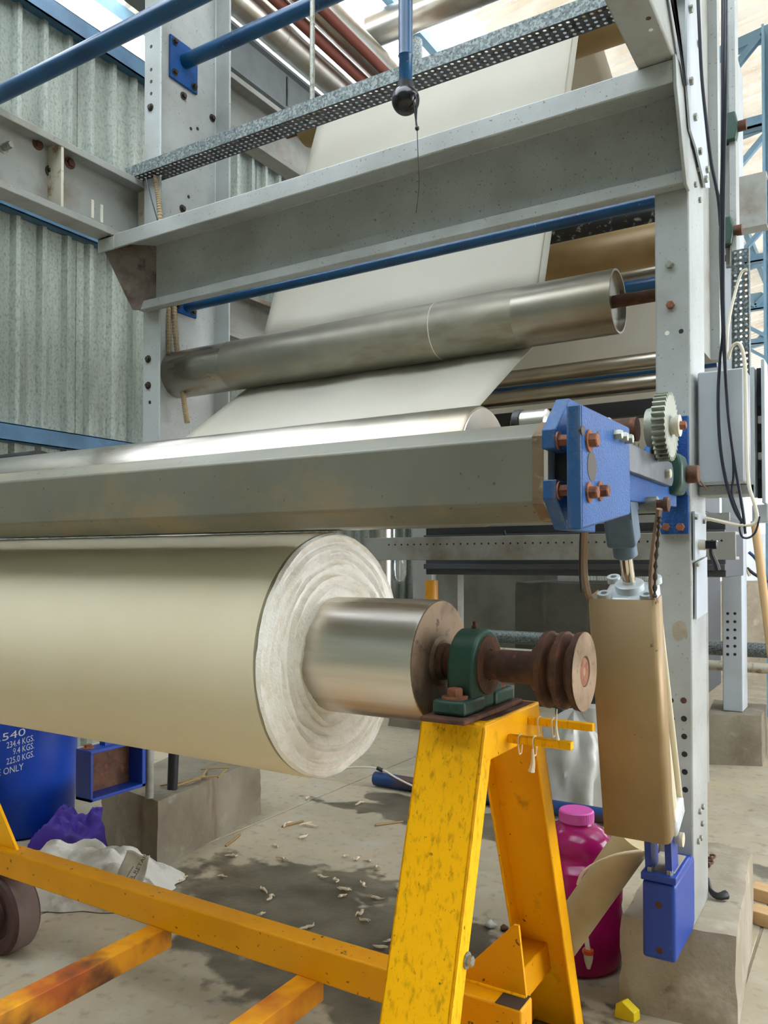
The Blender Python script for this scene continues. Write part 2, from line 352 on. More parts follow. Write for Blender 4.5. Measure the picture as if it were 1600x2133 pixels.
def struct(name, mb, mat, label=None, **k):
    o = obj(name, mb, mat, **k); o['kind'] = 'structure'
    if label: o['label'] = label
    return o
def struct_root(name, loc, label=None):
    o = bpy.data.objects.new(name, None); COL.objects.link(o); o.location = Vector(loc); o['kind'] = 'structure'
    if label: o['label'] = label
    return o

# ================================================================== THE SETTING
floor = struct_root('floor', (0, 0, 0), 'worn grey concrete factory floor with wet patches')
_xs = [-9, -5.2, -2.75, -.38, 2.2, 5, 9]; _ys = [-7, -1.2, 1.05, 4.1, 7.2, 10.3, 14, 18, 24, 30]
for i in range(len(_xs)-1):
    for j in range(len(_ys)-1):
        g = .004
        obj('floor_slab', MB().box((_xs[i]+g, _ys[j]+g, -.12), (_xs[i+1]-g, _ys[j+1]-g, 0)), 'floor', floor, bevel=.003, bseg=1)
obj('joint_filler', MB().box((-9, -7, -.16), (9, 30, -.006)), 'concrete', floor)

def corrugated(o, along, across, n_pitch, pitch, depth, normal, length):
    """one trapezoid-ribbed sheet: ribs run along, repeat across, stand out along normal"""
    o, al, ac, nn = Vector(o), Vector(along), Vector(across), Vector(normal)
    prof = []
    for k in range(n_pitch):
        for t, h in ((0, 0), (.32, 0), (.42, 1), (.58, 1), (.68, 0)): prof.append(((k+t)*pitch, h*depth))
    prof.append((n_pitch*pitch, 0))
    vs = []; fs = []
    for a, h in prof: vs += [o+ac*a+nn*h, o+ac*a+nn*h+al*length]
    for i in range(len(prof)-1): fs.append((2*i, 2*i+2, 2*i+3, 2*i+1))
    return MB().add(vs, fs)
wall = struct_root('wall_left', (-5, 8, 0), 'weathered ribbed metal cladding wall')
for j in range(-4, 26):
    y0 = -1.17 + j*1.0
    obj('wall_sheet', corrugated((-5.0+.006*(j % 2), y0, 0), (0, 0, 1), (0, 1, 0), 5, .203, .042, (1, 0, 0), 5.22), 'wall', wall, smooth=0, solid=.003)
for i, (z, h) in enumerate(((5.16, .14), (3.70, .10), (2.15, .12))):
    b = MB().box((-4.985, -1.2, z-.0), (-4.90, 24.8, z+.012)).box((-4.912, -1.2, z), (-4.90, 24.8, z+h)).box((-4.985, -1.2, z+h-.012), (-4.90, 24.8, z+h))
    struct('trim_%d' % (i+1), b, 'blue_trim', 'blue steel girt along the ribbed metal wall', bevel=.003, bseg=1)
# wall behind the camera and far end wall close the hall
struct('wall_rear', MB().box((-5.2, -4.7, 0), (8.2, -4.5, 7.8)), 'wall')
struct('wall_right', MB().box((8.0, -4.7, 0), (8.2, 1.4, 7.8)).box((8.0, 13.5, 0), (8.2, 27, 7.8)).box((8.0, 1.4, 0), (8.2, 13.5, .6)).box((8.0, 1.4, 4.2), (8.2, 13.5, 7.8)), 'wall')   # big open side bay
far = struct_root('wall_far', (0, 27, 0), 'pale far end wall of the hall')
obj('wall_body', MB().box((-5.2, 27, 0), (9, 27.2, 2.2)), 'grey_clean', far)
obj('window_band', MB().box((-5.2, 27.05, 2.2), (9, 27.1, 5.0)), 'skylight', far)
for k in range(13): obj('window_mullion', MB().box((-5+k*1.1, 26.98, 2.2), (-4.92+k*1.1, 27.15, 5.0)), 'blue_truss', far)

ceil = struct_root('ceiling', (0, 10, 6), 'ribbed roof sheeting with translucent skylight sheets')
def roof_z(x): return 5.62 + (x+5.4)*.16
_rd = Vector((1, 0, .16)).normalized(); _rn = Vector((-.158, 0, .987))
for j in range(33):
    y0 = -7 + j*1.02
    band = j in (5, 6, 7, 8)                               # rooflight band across the hall in front of the machine
    for x0, x1, sky in ((-5.6, -2.9, band or (2.0 < y0 < 8.5 and j % 4 != 3)), (-2.9, 2.6, band), (2.6, 9.2, j in (9, 10, 11, 12, 14, 17, 20))):
        obj('roof_sheet', corrugated((x0, y0, roof_z(x0)), _rd, (0, 1, 0), 5, .206, .045, _rn, (x1-x0)*1.0127), 'skylight' if sky else ('wall' if y0 < 3.3 else 'roof'), ceil, smooth=0)
for k in range(9):
    x = -5.0+k*1.7
    if x > -3.5 or True:
        obj('purlin', MB().box((x-.035, 1.2, roof_z(x)-.13), (x+.035, 26, roof_z(x)-.01)), 'blue_truss', ceil)

def truss(y, label):
    t = thing('roof_truss', label, 'truss', (0, y, 5.0), 'blue roof trusses over the hall')
    zb = 5.3
    obj('bottom_chord', MB().box((-4.9, y-.05, zb), (8.5, y+.05, zb+.02)).box((-4.9, y-.05, zb), (8.5, y-.04, zb+.1)).box((-4.9, y+.04, zb), (8.5, y+.05, zb+.1)), 'blue_truss', t)
    obj('top_chord', MB().bar((-4.9, y, roof_z(-4.9)-.2), (8.5, y, roof_z(8.5)-.2), .1, .1), 'blue_truss', t)
    k = 0; x = -4.6
    while x < 7.6:
        a = Vector((x, y-.06, zb+.05)); b = Vector((x+.75, y-.06, roof_z(x+.75)-.22)); c = Vector((x+1.5, y-.06, zb+.05))
        obj('web_brace', MB().bar(a, b, .06, .06), 'blue_truss', t); obj('web_brace', MB().bar(b, c, .06, .06), 'blue_truss', t)
        g = MB().prism_y([(x-.16, zb-.02), (x+.16, zb-.02), (x+.24, zb+.12), (x+.08, zb+.26), (x-.08, zb+.26), (x-.24, zb+.12)], y-.045, y-.035)
        obj('gusset_plate', g, 'blue_truss', t)
        x += 1.5
    return t
_ord = ['nearest', 'second nearest', 'third', 'fourth', 'fifth', 'sixth', 'farthest']
for i, y in enumerate((8.0, 9.6, 11.6, 13.8, 16.0, 18.6, 21.5)):
    truss(y, 'pale blue steel roof truss, %s of the row under the roof' % _ord[i])
hc = thing('hall_column', 'pale blue hall column rising to the roof behind the machine', 'column', (-.72, 7.8, 0))
obj('web', MB().box((-.83, 7.88, 0), (-.61, 7.9, 6.1)), 'blue_truss', hc)
obj('flange', MB().box((-.64, 7.75, 0), (-.62, 8.0, 6.1)), 'blue_truss', hc)
obj('flange', MB().box((-.84, 7.75, 0), (-.82, 8.0, 6.1)), 'blue_truss', hc)

# ================================================================== MACHINE FRAME
def perforated(o, U, V, nu, nv, cu, cv, r):
    """flat strip of nu x nv cells, each with an octagonal hole"""
    o, U, V = Vector(o), Vector(U), Vector(V); b = MB()
    for i in range(nu):
        for j in range(nv):
            c = o + U*((i+.5)*cu) + V*((j+.5)*cv)
            inn = [c+U*(r*math.cos(PI/8+k*PI/4))+V*(r*math.sin(PI/8+k*PI/4)) for k in range(8)]
            h, w = cu/2, cv/2
            outp = [c+U*h+V*(w*.41), c+U*(h*.41)+V*w, c-U*(h*.41)+V*w, c-U*h+V*(w*.41), c-U*h-V*(w*.41), c-U*(h*.41)-V*w, c+U*(h*.41)-V*w, c+U*h-V*(w*.41)]
            cor = [c+U*h+V*w, c-U*h+V*w, c-U*h-V*w, c+U*h-V*w]
            fs = [(k, 8+k, 8+(k+1) % 8, (k+1) % 8) for k in range(8)]
            # inn[k] sits between the sides of the cell; pair with the outer octagon and fill the corners
            fs += [(8, 16, 9), (10, 17, 11), (12, 18, 13), (14, 19, 15)]
            b.add(inn+outp+cor, fs)
    return b
frame = thing('winding_machine', 'grey painted steel frame of the tall fabric winding machine', 'machine frame', (-1.63, 2.7, .28))
def channel_z(x_web, x_tip, y0, y1, z0, z1, t=.011):
    s = 1 if x_tip > x_web else -1
    return [(x_web, y0), (x_tip, y0), (x_tip, y0+t), (x_web+s*t, y0+t), (x_web+s*t, y1-t), (x_tip, y1-t), (x_tip, y1), (x_web, y1)]
lc = obj('column', MB().prism_z(channel_z(-2.80, -2.695, 2.5, 2.957, .56, 4.8), .56, 4.8), 'grey', frame, bevel=.006)
obj('column_stub', MB().cyl((-2.79, 2.68, .295), (-2.775, 2.68, .60), .024, seg=14), 'black', lc)
obj('column_prop', MB().cyl((-2.775, 2.53, .30), (-2.775, 2.53, .6), .018, seg=14), 'grey_dirty', lc)
rc = obj('column', MB().prism_z(channel_z(-.47, -.57, 2.5, 2.738, .28, 4.8, .012), .28, 4.8), 'grey', frame, bevel=.007)
for px, py in ((382, 200), (380, 435), (442, 246), (392, 790)):
    obj('bolt', MB().hexbolt(at(px, py, X=-2.788), (1, 0, 0), .012, .012), 'dark_bolt', lc)
for px, py in ((314, 224), (309, 748), (309, 803)):
    obj('bolt', MB().hexbolt(at(px, py, Y=2.5), (0, -1, 0), .011, .010), 'dark_bolt', lc)
for px, py in ((315, 97), (315, 145), (315, 170), (315, 195), (312, 838), (398, 268), (412, 268), (393, 410)):
    X = px > 340
    p = at(px, py, X=-2.788) if X else at(px, py, Y=2.5); d = Vector((1, 0, 0)) if X else Vector((0, -1, 0))
    obj('bolt_hole', MB().cyl(p-d*.004, p+d*.0006, .008, seg=12), 'black', lc)
for px, py, m in ((1396, 552, 'zinc_bolt'), (1397, 636, 'rust_bolt')):
    obj('bolt', MB().hexbolt(at(px, py, Y=2.5), (0, -1, 0), .0125, .012, washer=False), m, rc)
for px, py, r, m in ((1390, 694, .007, 'white_plastic'), (1419, 690, .007, 'black'), (1424, 1459, .009, 'rust'), (1425, 1497, .0085, 'black'), (1425.5, 1534, .0085, 'black'), (1426, 1571, .0085, 'black'), (1426.5, 1608, .0085, 'black'), (1427.5, 1645, .0085, 'black'), (1398, 1459, .008, 'black'), (1400, 1497, .008, 'black')):
    p = at(px, py, Y=2.5); obj('bolt_hole', MB().cyl(p+Vector((0, .006, 0)), p-Vector((0, .0006, 0)), r, seg=14), m, rc)
obj('paint_scar', MB().prism([at(a, b, Y=2.4996) for a, b in ((1400, 1300), (1408, 1296), (1420, 1292), (1428, 1299), (1432, 1318), (1431, 1331), (1424, 1326), (1412, 1337), (1402, 1325))], (0, -.0006, 0)), 'concrete', rc)
# side plates bolted on the outside of the right-hand column
def side_poly(pts, x): return [at(a, b, X=x) for a, b in pts]
sp = obj('side_plate', MB().prism(side_poly([(1443, 1065), (1467, 1072), (1467, 1157), (1444, 1168)], -.466), (.006, 0, 0)), 'grey_clean', rc)
sp2 = obj('side_plate', MB().prism(side_poly([(1447, 1172), (1469, 1160), (1470, 1275), (1447, 1290)], -.466), (.006, 0, 0)), 'grey_clean', rc)
for q, lst in ((sp, ((1448, 1077), (1465, 1086))), (sp2, ((1451, 1175),))):
    for a, b in lst: obj('bolt', MB().hexbolt(at(a, b, X=-.46), (1, 0, 0), .009, .008, washer=False), 'zinc_bolt', q)
for a, b in ((1456, 1690), (1461, 1715), (1458, 1745), (1462, 1680), (1453, 1752), (1456, 417), (1447, 385), (1453, 352), (1455, 300)):
    obj('bolt', MB().hexbolt(at(a, b, X=-.47), (1, 0, 0), .009, .008, washer=False), 'zinc_bolt', rc)
# the deep front cross beam
fb = obj('front_beam', MB().prism_x([(2.498, 2.755), (2.32, 2.755), (2.32, 2.690), (2.328, 2.690), (2.334, 2.742), (2.486, 2.742), (2.486, 2.474), (2.468, 2.474), (2.468, 2.50), (2.456, 2.50), (2.456, 2.460), (2.498, 2.460)], -2.78, -.475), 'grey', frame, bevel=.006)
obj('flange_end', MB().prism_z([(-2.78, 2.32), (-2.78, 2.498), (-2.90, 2.40), (-2.885, 2.32)], 2.742, 2.755).box((-2.885, 2.32, 2.69), (-2.78, 2.328, 2.755)), 'grey', fb, bevel=.004)
obj('end_gusset', MB().prism([(-2.885, 2.335, 2.742), (-2.80, 2.44, 2.462), (-2.70, 2.487, 2.462), (-2.70, 2.487, 2.742)], (.004, .008, 0)), 'beam_rust', fb)
obj('end_plate', MB().prism_x([(2.31, 2.76), (2.5, 2.775), (2.5, 2.45), (2.45, 2.45), (2.32, 2.68)], -.476, -.466), 'grey', fb, bevel=.002)
# side beams running along the machine
def side_beam(y0, y1, z0, z1, name='side_beam', stiff=()):
    o = obj(name, MB().prism_y([(-2.90, z0), (-2.80, z0), (-2.80, z0+.03), (-2.806, z0+.03), (-2.812, z0+.012), (-2.888, z0+.012), (-2.888, z1-.012), (-2.812, z1-.012), (-2.806, z1-.03), (-2.80, z1-.03), (-2.80, z1), (-2.90, z1)], y0, y1), 'grey_dirty', frame, bevel=.003)
    for y in stiff: obj('stiffener', MB().box((-2.889, y-.006, z0+.011), (-2.803, y+.006, z1-.011)), 'edge_cream', o)
    return o
sb = side_beam(-.4, 2.56, 2.757, 3.06, stiff=(1.2, 2.08, 2.553))
for a, b in ((193, 418), (212, 428)):
    p = at(a, b, X=-2.887); obj('slot', MB().box((p.x-.004, p.y-.007, p.z-.075), (p.x+.001, p.y+.007, p.z+.004)), 'white_plastic', sb)
for a, b, m in ((145, 340, 'rust'), (105, 358, 'dark_bolt'), (78, 300, 'rust')): obj('bolt', MB().hexbolt(at(a, b, X=-2.887), (1, 0, 0), .016, .012), m, sb)
obj('bolt', MB().hexbolt(at(6, 308, X=-2.887), (1, 0, 0), .014, .05), 'zinc_bolt', sb)
side_beam(2.958, 7.0, 3.56, 3.86); side_beam(2.958, 7.0, 2.50, 2.76)
# right-hand beam coming forward on top of the front beam
rb = obj('side_beam', MB().prism_y([(-.575, 2.757), (-.472, 2.757), (-.472, 3.0), (-.484, 3.0), (-.484, 2.769), (-.575, 2.769)], -.3, 2.36), 'grey_dirty', frame, bevel=.008)
obj('bolt_hole', MB().cyl(at(1356, 62, Z=2.757), at(1356, 62, Z=2.757)-Vector((0, 0, .0008)), .006, seg=12), 'white_plastic', rb)
obj('bolt_hole', MB().cyl(at(1351, 38, Z=2.757), at(1351, 38, Z=2.757)-Vector((0, 0, .0008)), .007, seg=12), 'rust', rb)
# strips and post on the outer right side above the beam
us = obj('side_strip', MB().prism(side_poly([(1427, -20), (1450, -20), (1454, 120), (1463, 250), (1475, 392), (1466, 392), (1447, 310), (1434, 270), (1427, 180)], -.462), (.006, 0, 0)), 'grey_clean', frame)
for a, b in ((1436, 20), (1454, 92), (1437, 170), (1446, 245), (1456, 316), (1471, 354), (1468, 374)): obj('bolt', MB().hexbolt(at(a, b, X=-.456), (1, 0, 0), .011, .010, washer=False), 'zinc_bolt', us)
obj('side_strip', MB().prism(side_poly([(1393, -20), (1400, -20), (1411, 72), (1425, 180), (1428, 178), (1412, 60)], -.462), (.008, 0, 0)), 'dark_bar', frame)
up = obj('upper_post', MB().prism([(-.56, 2.80, 2.05), (-.56, 3.02, 2.05), (-.56, 2.99, 4.8), (-.56, 2.77, 4.8)], (.07, 0, 0)), 'grey_dirty', frame)
obj('upper_post_flange', MB().prism([(-.49, 2.97, 2.05), (-.49, 3.02, 2.05), (-.49, 2.99, 4.8), (-.49, 2.94, 4.8)], (.03, 0, 0)), 'grey', frame)
# second bay: columns farther back with cross members between them
def far_column(x0, x1, y0, y1, z0, name='column'): return obj(name, MB().prism_z(channel_z(x1, x0, y0, y1, z0, 4.8, .014), z0, 4.8), 'grey_clean', frame, bevel=.005)
c2 = far_column(-.915, -.79, 5.92, 6.16, .335)
for k in range(6):
    for a in (1516, 1531):
        p = at(a, 1278+k*17, Y=5.92); obj('bolt_hole', MB().cyl(p+Vector((0, .004, 0)), p-Vector((0, .001, 0)), .010, seg=10), 'black', c2)
c3 = obj('column', MB().prism_z(channel_z(-3.28, -3.10, 5.8, 6.2, .3, 4.8, .014), .3, 4.8), 'grey_dirty', frame, bevel=.005)
for y, z0, z1 in ((4.3, 1.36, 1.50), (5.75, 3.55, 3.9)):
    cb = obj('cross_beam', MB().prism_x([(y, z0), (y, z1), (y+.12, z1), (y+.12, z1-.015), (y+.015, z1-.015), (y+.015, z0+.015), (y+.12, z0+.015), (y+.12, z0)], -2.78, -.6), 'grey_dirty', frame, bevel=.003)
    if z0 < 2:
        for k in range(44): obj('bolt_hole', MB().cyl((-2.6+k*.045, y+.003, 1.455), (-2.6+k*.045, y-.0008, 1.455), .006, seg=8), 'black', cb)
q0, q1 = at(1511, 560, Y=3.7), at(1538, 560, Y=3.7)
ur = obj('rear_post', MB().box((q0.x, 3.72, 2.62), (q1.x-.02, 3.74, 5.2)), 'grey_dirty', frame)
obj('rear_post_flange', MB().box((q1.x-.028, 3.66, 2.60), (q1.x, 3.75, 5.2)), 'grey', frame, bevel=.003)
obj('support_arm', MB().bar((q0.x+.02, 3.73, 5.1), (-.53, 2.9, 4.7), .05, .10), 'grey', frame)
for _a, _b in ((1521, 262), (1512, 480)):
    _p = at(_a, _b, Y=3.64); _g = obj('flange_bearing', MB().prism([_p+Vector((-.03, 0, -.06)), _p+Vector((.02, 0, -.06)), _p+Vector((.03, 0, 0)), _p+Vector((.02, 0, .06)), _p+Vector((-.03, 0, .06))], (0, .05, 0)), 'green', frame, bevel=.006)
    obj('shaft_stub', MB().cyl(_p+Vector((.0, .025, 0)), _p+Vector((.06, .025, 0)), .022, seg=16), 'rust', _g)
# blue tie pipes between the side frames
def tie_pipe(p0, p1, r, plate=None):
    t = obj('tie_pipe', MB().cyl(p0, p1, r, seg=20), 'blue_pipe', frame)
    if plate:
        pl = obj('mounting_plate', MB().box((-2.788, plate[0], plate[2]), (-2.776, plate[1], plate[3])), 'blue_plate', t, bevel=.002)
        for y, z in ((plate[0]+.025, plate[3]-.025), (plate[1]-.025, plate[2]+.025), (plate[0]+.025, plate[2]+.03)): obj('bolt', MB().hexbolt((-2.776, y, z), (1, 0, 0), .011, .014), 'dark_bolt', pl)
    return t
tie_pipe((-2.78, 2.725, 3.715), (-.56, 2.725, 3.715), .033, (2.635, 2.81, 3.60, 3.80))
tie_pipe((-2.78, 2.745, 2.552), (-.56, 2.745, 2.552), .022, (2.66, 2.81, 2.515, 2.60))
for _y, _t, _b in ((3.75, 576, 604), (3.8, 766, 780)):
    _z = (at(1365, _t, Y=_y).z+at(1365, _b, Y=_y).z)/2; _r = (at(1365, _t, Y=_y).z-at(1365, _b, Y=_y).z)/2
    tie_pipe((-2.7, _y, _z), (-.6, _y, _z), _r)

# pipe that rests across the side beams, with the hanging lever
lp = thing('overhead_pipe', 'long dark blue pipe laid across the beams at upper left', 'pipe', (-1.5, 1.8, 3.06))
obj('pipe', MB().cyl((-3.3, 1.8, 3.103), (-.45, 1.8, 3.103), .029, seg=24), 'blue_pipe', lp)
lv = thing('pull_lever', 'blue hanging pull lever tube with a black ball knob and cord', 'lever', (-1.023, 1.77, 2.53))
obj('tube', MB().revolve((-1.023, 1.775, 2.56), (0, 0, 1), [(0, .0175), (.085, .0175), (.088, .0195), (.092, .0185), (.6, .0185)], 20), 'blue_pipe', lv)
obj('ball_knob', MB().sphere((-1.023, 1.775, 2.533), .036, 28, 18), 'black_gloss', lv)
obj('collar', MB().cyl((-1.023, 1.775, 2.556), (-1.023, 1.775, 2.578), .021, seg=20), 'black', lv)
c0 = Vector((-.995, 1.765, 2.545))
obj('cord', MB().tube([c0, c0+Vector((.01, 0, -.03)), c0+Vector((.008, 0, -.08)), c0+Vector((.011, 0, -.1))], .0022, 6).tube([c0+Vector((-.004, 0, .0)), c0+Vector((.002, 0, -.04)), c0+Vector((.011, 0, -.1))], .0022, 6).sphere(c0+Vector((.011, 0, -.1)), .006, 8, 6).tube([c0+Vector((.011, 0, -.1)), c0+Vector((.014, 0, -.18)), c0+Vector((.016, 0, -.25)), c0+Vector((.008, 0, -.315))], .0011, 5), 'black', lv)

# perforated cable tray across the machine
tr = thing('cable_tray', 'galvanised perforated cable tray crossing above the front beam', 'cable tray', (-1.6, 2.5, 3.06))
obj('front_lip', MB().box((-2.86, 2.448, 3.062), (-.30, 2.451, 3.112)), 'galv', tr)
obj('rear_lip', MB().box((-2.86, 2.540, 3.062), (-.30, 2.543, 3.112)), 'galv', tr)
obj('perforated_base', perforated((-2.86, 2.451, 3.062), (1, 0, 0), (0, 1, 0), 100, 4, .0256, .0222, .0068), 'galv_dark', tr, solid=.0025, smooth=0)
obj('hanger_rod', MB().cyl((-1.86, 2.50, 3.06), (-1.86, 2.50, 4.2), .010, seg=12), 'zinc_bolt', tr)

# ================================================================== ROLLERS AND FABRIC
def roller(name, label, y, z, r, x0, x1, mat, shaft=.02, ext=.1, group='machine rollers'):
    t = thing(name, label, 'roller', ((x0+x1)/2, y, z-r), group)
    obj('shell', MB().revolve((x0, y, z), (1, 0, 0), [(0, r*.9), (0, r), (x1-x0, r), (x1-x0, r*.9)], 40), mat, t)
    if shaft:
        obj('shaft', MB().cyl((x1-.01, y, z), (x1+ext, y, z), shaft, seg=16), 'rust', t); obj('shaft', MB().cyl((x0+.01, y, z), (x0-ext, y, z), shaft, seg=16), 'rust', t)
    return t
gy, gz, gr = 2.70, 2.222, .107
g = thing('guide_roller', 'long dull steel guide roller in front of the white cloth', 'roller', (-1.78, gy, gz-gr), 'machine rollers')
obj('shell', MB().revolve((-2.44, gy, gz), (1, 0, 0), [(0, gr*.8), (0, gr), (1.36, gr), (1.36, gr*.8)], 48), 'steel_dusty', g)
obj('bare_end', MB().revolve((-2.83, gy, gz), (1, 0, 0), [(0, gr*.85), (.012, gr), (.3899, gr), (.3899, gr*.8)], 48), 'steel', g)
be = obj('bare_end', MB().revolve((-1.0799, gy, gz), (1, 0, 0), [(0, gr*.8), (0, gr*.999), (.345, gr*.999), (.3452, gr*.93), (.325, gr*.93)], 48), 'steel', g)
obj('end_disc', MB().cyl((-.78, gy, gz), (-.752, gy, gz), gr*.94, seg=40), 'alu', g)
obj('shaft', MB().cyl((-.78, gy, gz), (-.571, gy, gz), .021, seg=20), 'rust', g)
obj('shaft', MB().cyl((-2.789, gy, gz), (-2.81, gy, gz), .021, seg=20), 'rust', g)
obj('weld_line', MB().ring((-1.405, gy, gz), (1, 0, 0), gr*.99, gr*1.003, .004, 48), 'white_plastic', g)
def from_px(y, t, b):
    p = at(1365, t, Y=y); q = at(1365, b, Y=y); return (p.z+q.z)/2, abs(p.z-q.z)/2
for nm, y, t_, b_, m, lb in (('lint_roller', 3.95, 425, 467, 'black_roll', 'black rubber roller speckled with white lint, right behind the cloth'),
                          ('coated_roller', 3.45, 466, 552, 'tan_roll', 'wide tan coated roller below the black lint roller'),
                          ('thin_roller', 3.9, 552, 577, 'steel', 'thin steel roller just below the tan coated roller'),
                          ('press_roller', 3.5, 733, 769, 'steel', 'upper of two slim steel rollers beside the gear'),
                          ('press_roller', 3.5, 778, 815, 'steel', 'lower of two slim steel rollers beside the gear')):
    z, r = from_px(y, t_, b_); roller(nm, lb, y, z, r, -2.62, -.62, m, .015, .06)
roller('top_roller', 'brown stained upper roller that the white cloth passes over', 3.46, 3.70, .105, -2.62, -.72, 'tan_roll', .028, .13)
z, r = from_px(3.45, 831, 864)
cb = obj('cross_bar', MB().box((-2.75, 3.42, z-r), (-.6, 3.5, z+r)), 'black', frame, bevel=.003)

XL, XR = -2.42, -1.06
def cloth(path, u_n=26):
    """path: (y, z, left x, right x); returns a sheet following it"""
    def fn(u, v):
        t = v*(len(path)-1); i = min(int(t), len(path)-2); f = t-i; a, b = path[i], path[i+1]
        y = a[0]+(b[0]-a[0])*f; z = a[1]+(b[1]-a[1])*f; xl = a[2]+(b[2]-a[2])*f; xr = a[3]+(b[3]-a[3])*f
        x = xl+(xr-xl)*u
        w = .004*math.sin(u*17+v*9)*math.sin(v*PI)
        return Vector((x, y+w, z-w))
    return fn
path = [(1.748, 1.432, XL, -1.14), (1.80, 1.442, XL, -1.135)]
for k in range(1, 9): f = k/9; path.append((1.80+(gy+gr*.60-1.80)*f, 1.442+(gz-gr*.82-1.442)*f, XL, -1.135+.075*f))
for a in (-50, -38, -24): path.append((gy+(gr+.003)*math.cos(math.radians(a)), gz+(gr+.003)*math.sin(math.radians(a)), XL, XR))
a0 = path[-1]; top_a = 157
te = (3.46+.107*math.cos(math.radians(top_a)), 3.70+.107*math.sin(math.radians(top_a)))
for k in range(1, 10): f = k/10; path.append((a0[0]+(te[0]-a0[0])*f, a0[1]+(te[1]-a0[1])*f, XL, XR))
for a in range(157, 60, -12): path.append((3.46+.107*math.cos(math.radians(a)), 3.70+.107*math.sin(math.radians(a)), XL, XR))
path += [(3.65, 3.725, XL, XR), (3.85, 3.645, XL, XR), (4.25, 3.475, XL, XR), (4.66, 3.305, XL, XR), (4.74, 3.24, XL, XR), (4.76, 3.1, XL, -.9), (4.76, 2.6, XL, -.85), (4.76, 1.9, XL, -.85)]
web = MB().grid(cloth(path), 24, (len(path)-1)*3)
tag(obj('fabric_web', web, 'fabric', solid=.0012, smooth=60), 'continuous white cotton cloth running down over the rollers', 'fabric')
hem = MB().grid(cloth([(p[0]-.0015, p[1]+.001, p[3]-.03, p[3]-.0255) for p in path[:32]]), 1, 90)
webo = bpy.data.objects['fabric_web']; obj('selvedge_line', hem, 'fabric', webo, solid=.001)

# ---- the batch roll on its trolley
RY, RZ, RR, CR = 1.72, 1.112, .315, .147
roll = thing('fabric_roll', 'big cream fabric batch roll wound on a steel core', 'fabric roll', (-1.9, RY, RZ-RR))
obj('wound_cloth', MB().revolve((-2.65, RY, RZ), (1, 0, 0), [(0, RR-.01), (.01, RR), (1.425, RR), (1.437, RR-.004), (1.437, RR-.02)], 96), 'roll_side', roll)
seg = 128; rings = []
vs = []; fs = []; random.seed(3)
prof = []
nr = 34
for i in range(nr+1):
    f = i/nr; r = (RR-.003) + (CR-.004-(RR-.003))*f
    rip = .006*math.sin(f*38+1.2) + .004*math.sin(f*71) + .009*(mnoise.noise(Vector((f*9, 3.1, 0))))
    x = -1.2 + .016*math.sin(f*PI)*.6 + rip + (.0 if f > .04 else -.008*(1-f/.04))
    prof.append((x, r))
for i, (x, r) in enumerate(prof):
    f = i/nr
    for k in range(seg):
        a = 2*PI*k/seg
        j = .007*mnoise.noise(Vector((math.cos(a)*2.2, math.sin(a)*2.2, f*7))) + .0035*mnoise.noise(Vector((math.cos(a)*9, math.sin(a)*9, f*20)))
        rr = r + (.007*mnoise.noise(Vector((math.cos(a)*2, math.sin(a)*2, f*4+5))) if 2 < i < nr else (.003*mnoise.noise(Vector((math.cos(a)*12, math.sin(a)*12, 5))) if i >= nr else 0))
        vs.append((x+j, RY+rr*math.cos(a), RZ+rr*math.sin(a)))
for i in range(nr):
    for k in range(seg):
        k2 = (k+1) % seg; fs.append((i*seg+k, i*seg+k2, (i+1)*seg+k2, (i+1)*seg+k))
obj('layered_end', MB().add(vs, fs), 'roll_end', roll, smooth=60)
core = obj('core', MB().revolve((-3.3, RY, RZ), (1, 0, 0), [(0, CR*.95), (.01, CR), (2.398, CR), (2.404, CR-.004)], 80), 'steel_bright', roll)
obj('core_end_disc', MB().revolve((-.899, RY, RZ), (1, 0, 0), [(0, CR-.003), (.005, CR-.003), (.005, .06), (.012, .052), (.012, .034)], 64), 'steel_face', core)
sh = obj('shaft', MB().revolve((-.895, RY, RZ), (1, 0, 0), [(0, .046), (.02, .042), (.022, .033), (.155, .033), (.157, .037), (.235, .037)], 32), 'rust', roll)
obj('shaft', MB().cyl((-3.3, RY, RZ), (-3.6, RY, RZ), .033, seg=24), 'rust', roll)
pu = obj('pulley', MB().revolve((-.655, RY, RZ), (1, 0, 0), [(0, .05), (.022, .052), (.024, .083), (.034, .085), (.036, .085), (.046, .060), (.052, .060), (.060, .084), (.072, .085), (.082, .060), (.088, .060), (.096, .084), (.108, .086), (.110, .075), (.110, .03), (.106, .028)], 48), 'rust', roll)
obj('pulley_face', MB().revolve((-.5455, RY, RZ), (1, 0, 0), [(0, .0855), (.0015, .0855), (.002, .034), (-.004, .032)], 48), 'steel_face', pu)
obj('shaft_end', MB().revolve((-.60, RY, RZ), (1, 0, 0), [(0, .033), (.052, .033), (.055, .028), (.055, .010), (.050, .006)], 32), 'rust_bolt', pu)
for k in range(3): obj('binding_wire', MB().tube([(-.845+k*.012+.005*math.sin(a*2+k), RY+.036*math.cos(a), RZ+.036*math.sin(a)) for a in [i*.42 for i in range(16)]], .0012, 5), 'zinc_bolt', sh)
obj('thread', MB().tube([(-.60, RY-.02, RZ-.083), (-.602, RY-.021, RZ-.12), (-.598, RY-.02, RZ-.15)], lambda t: .0015+.003*t, 6), 'rope', pu)

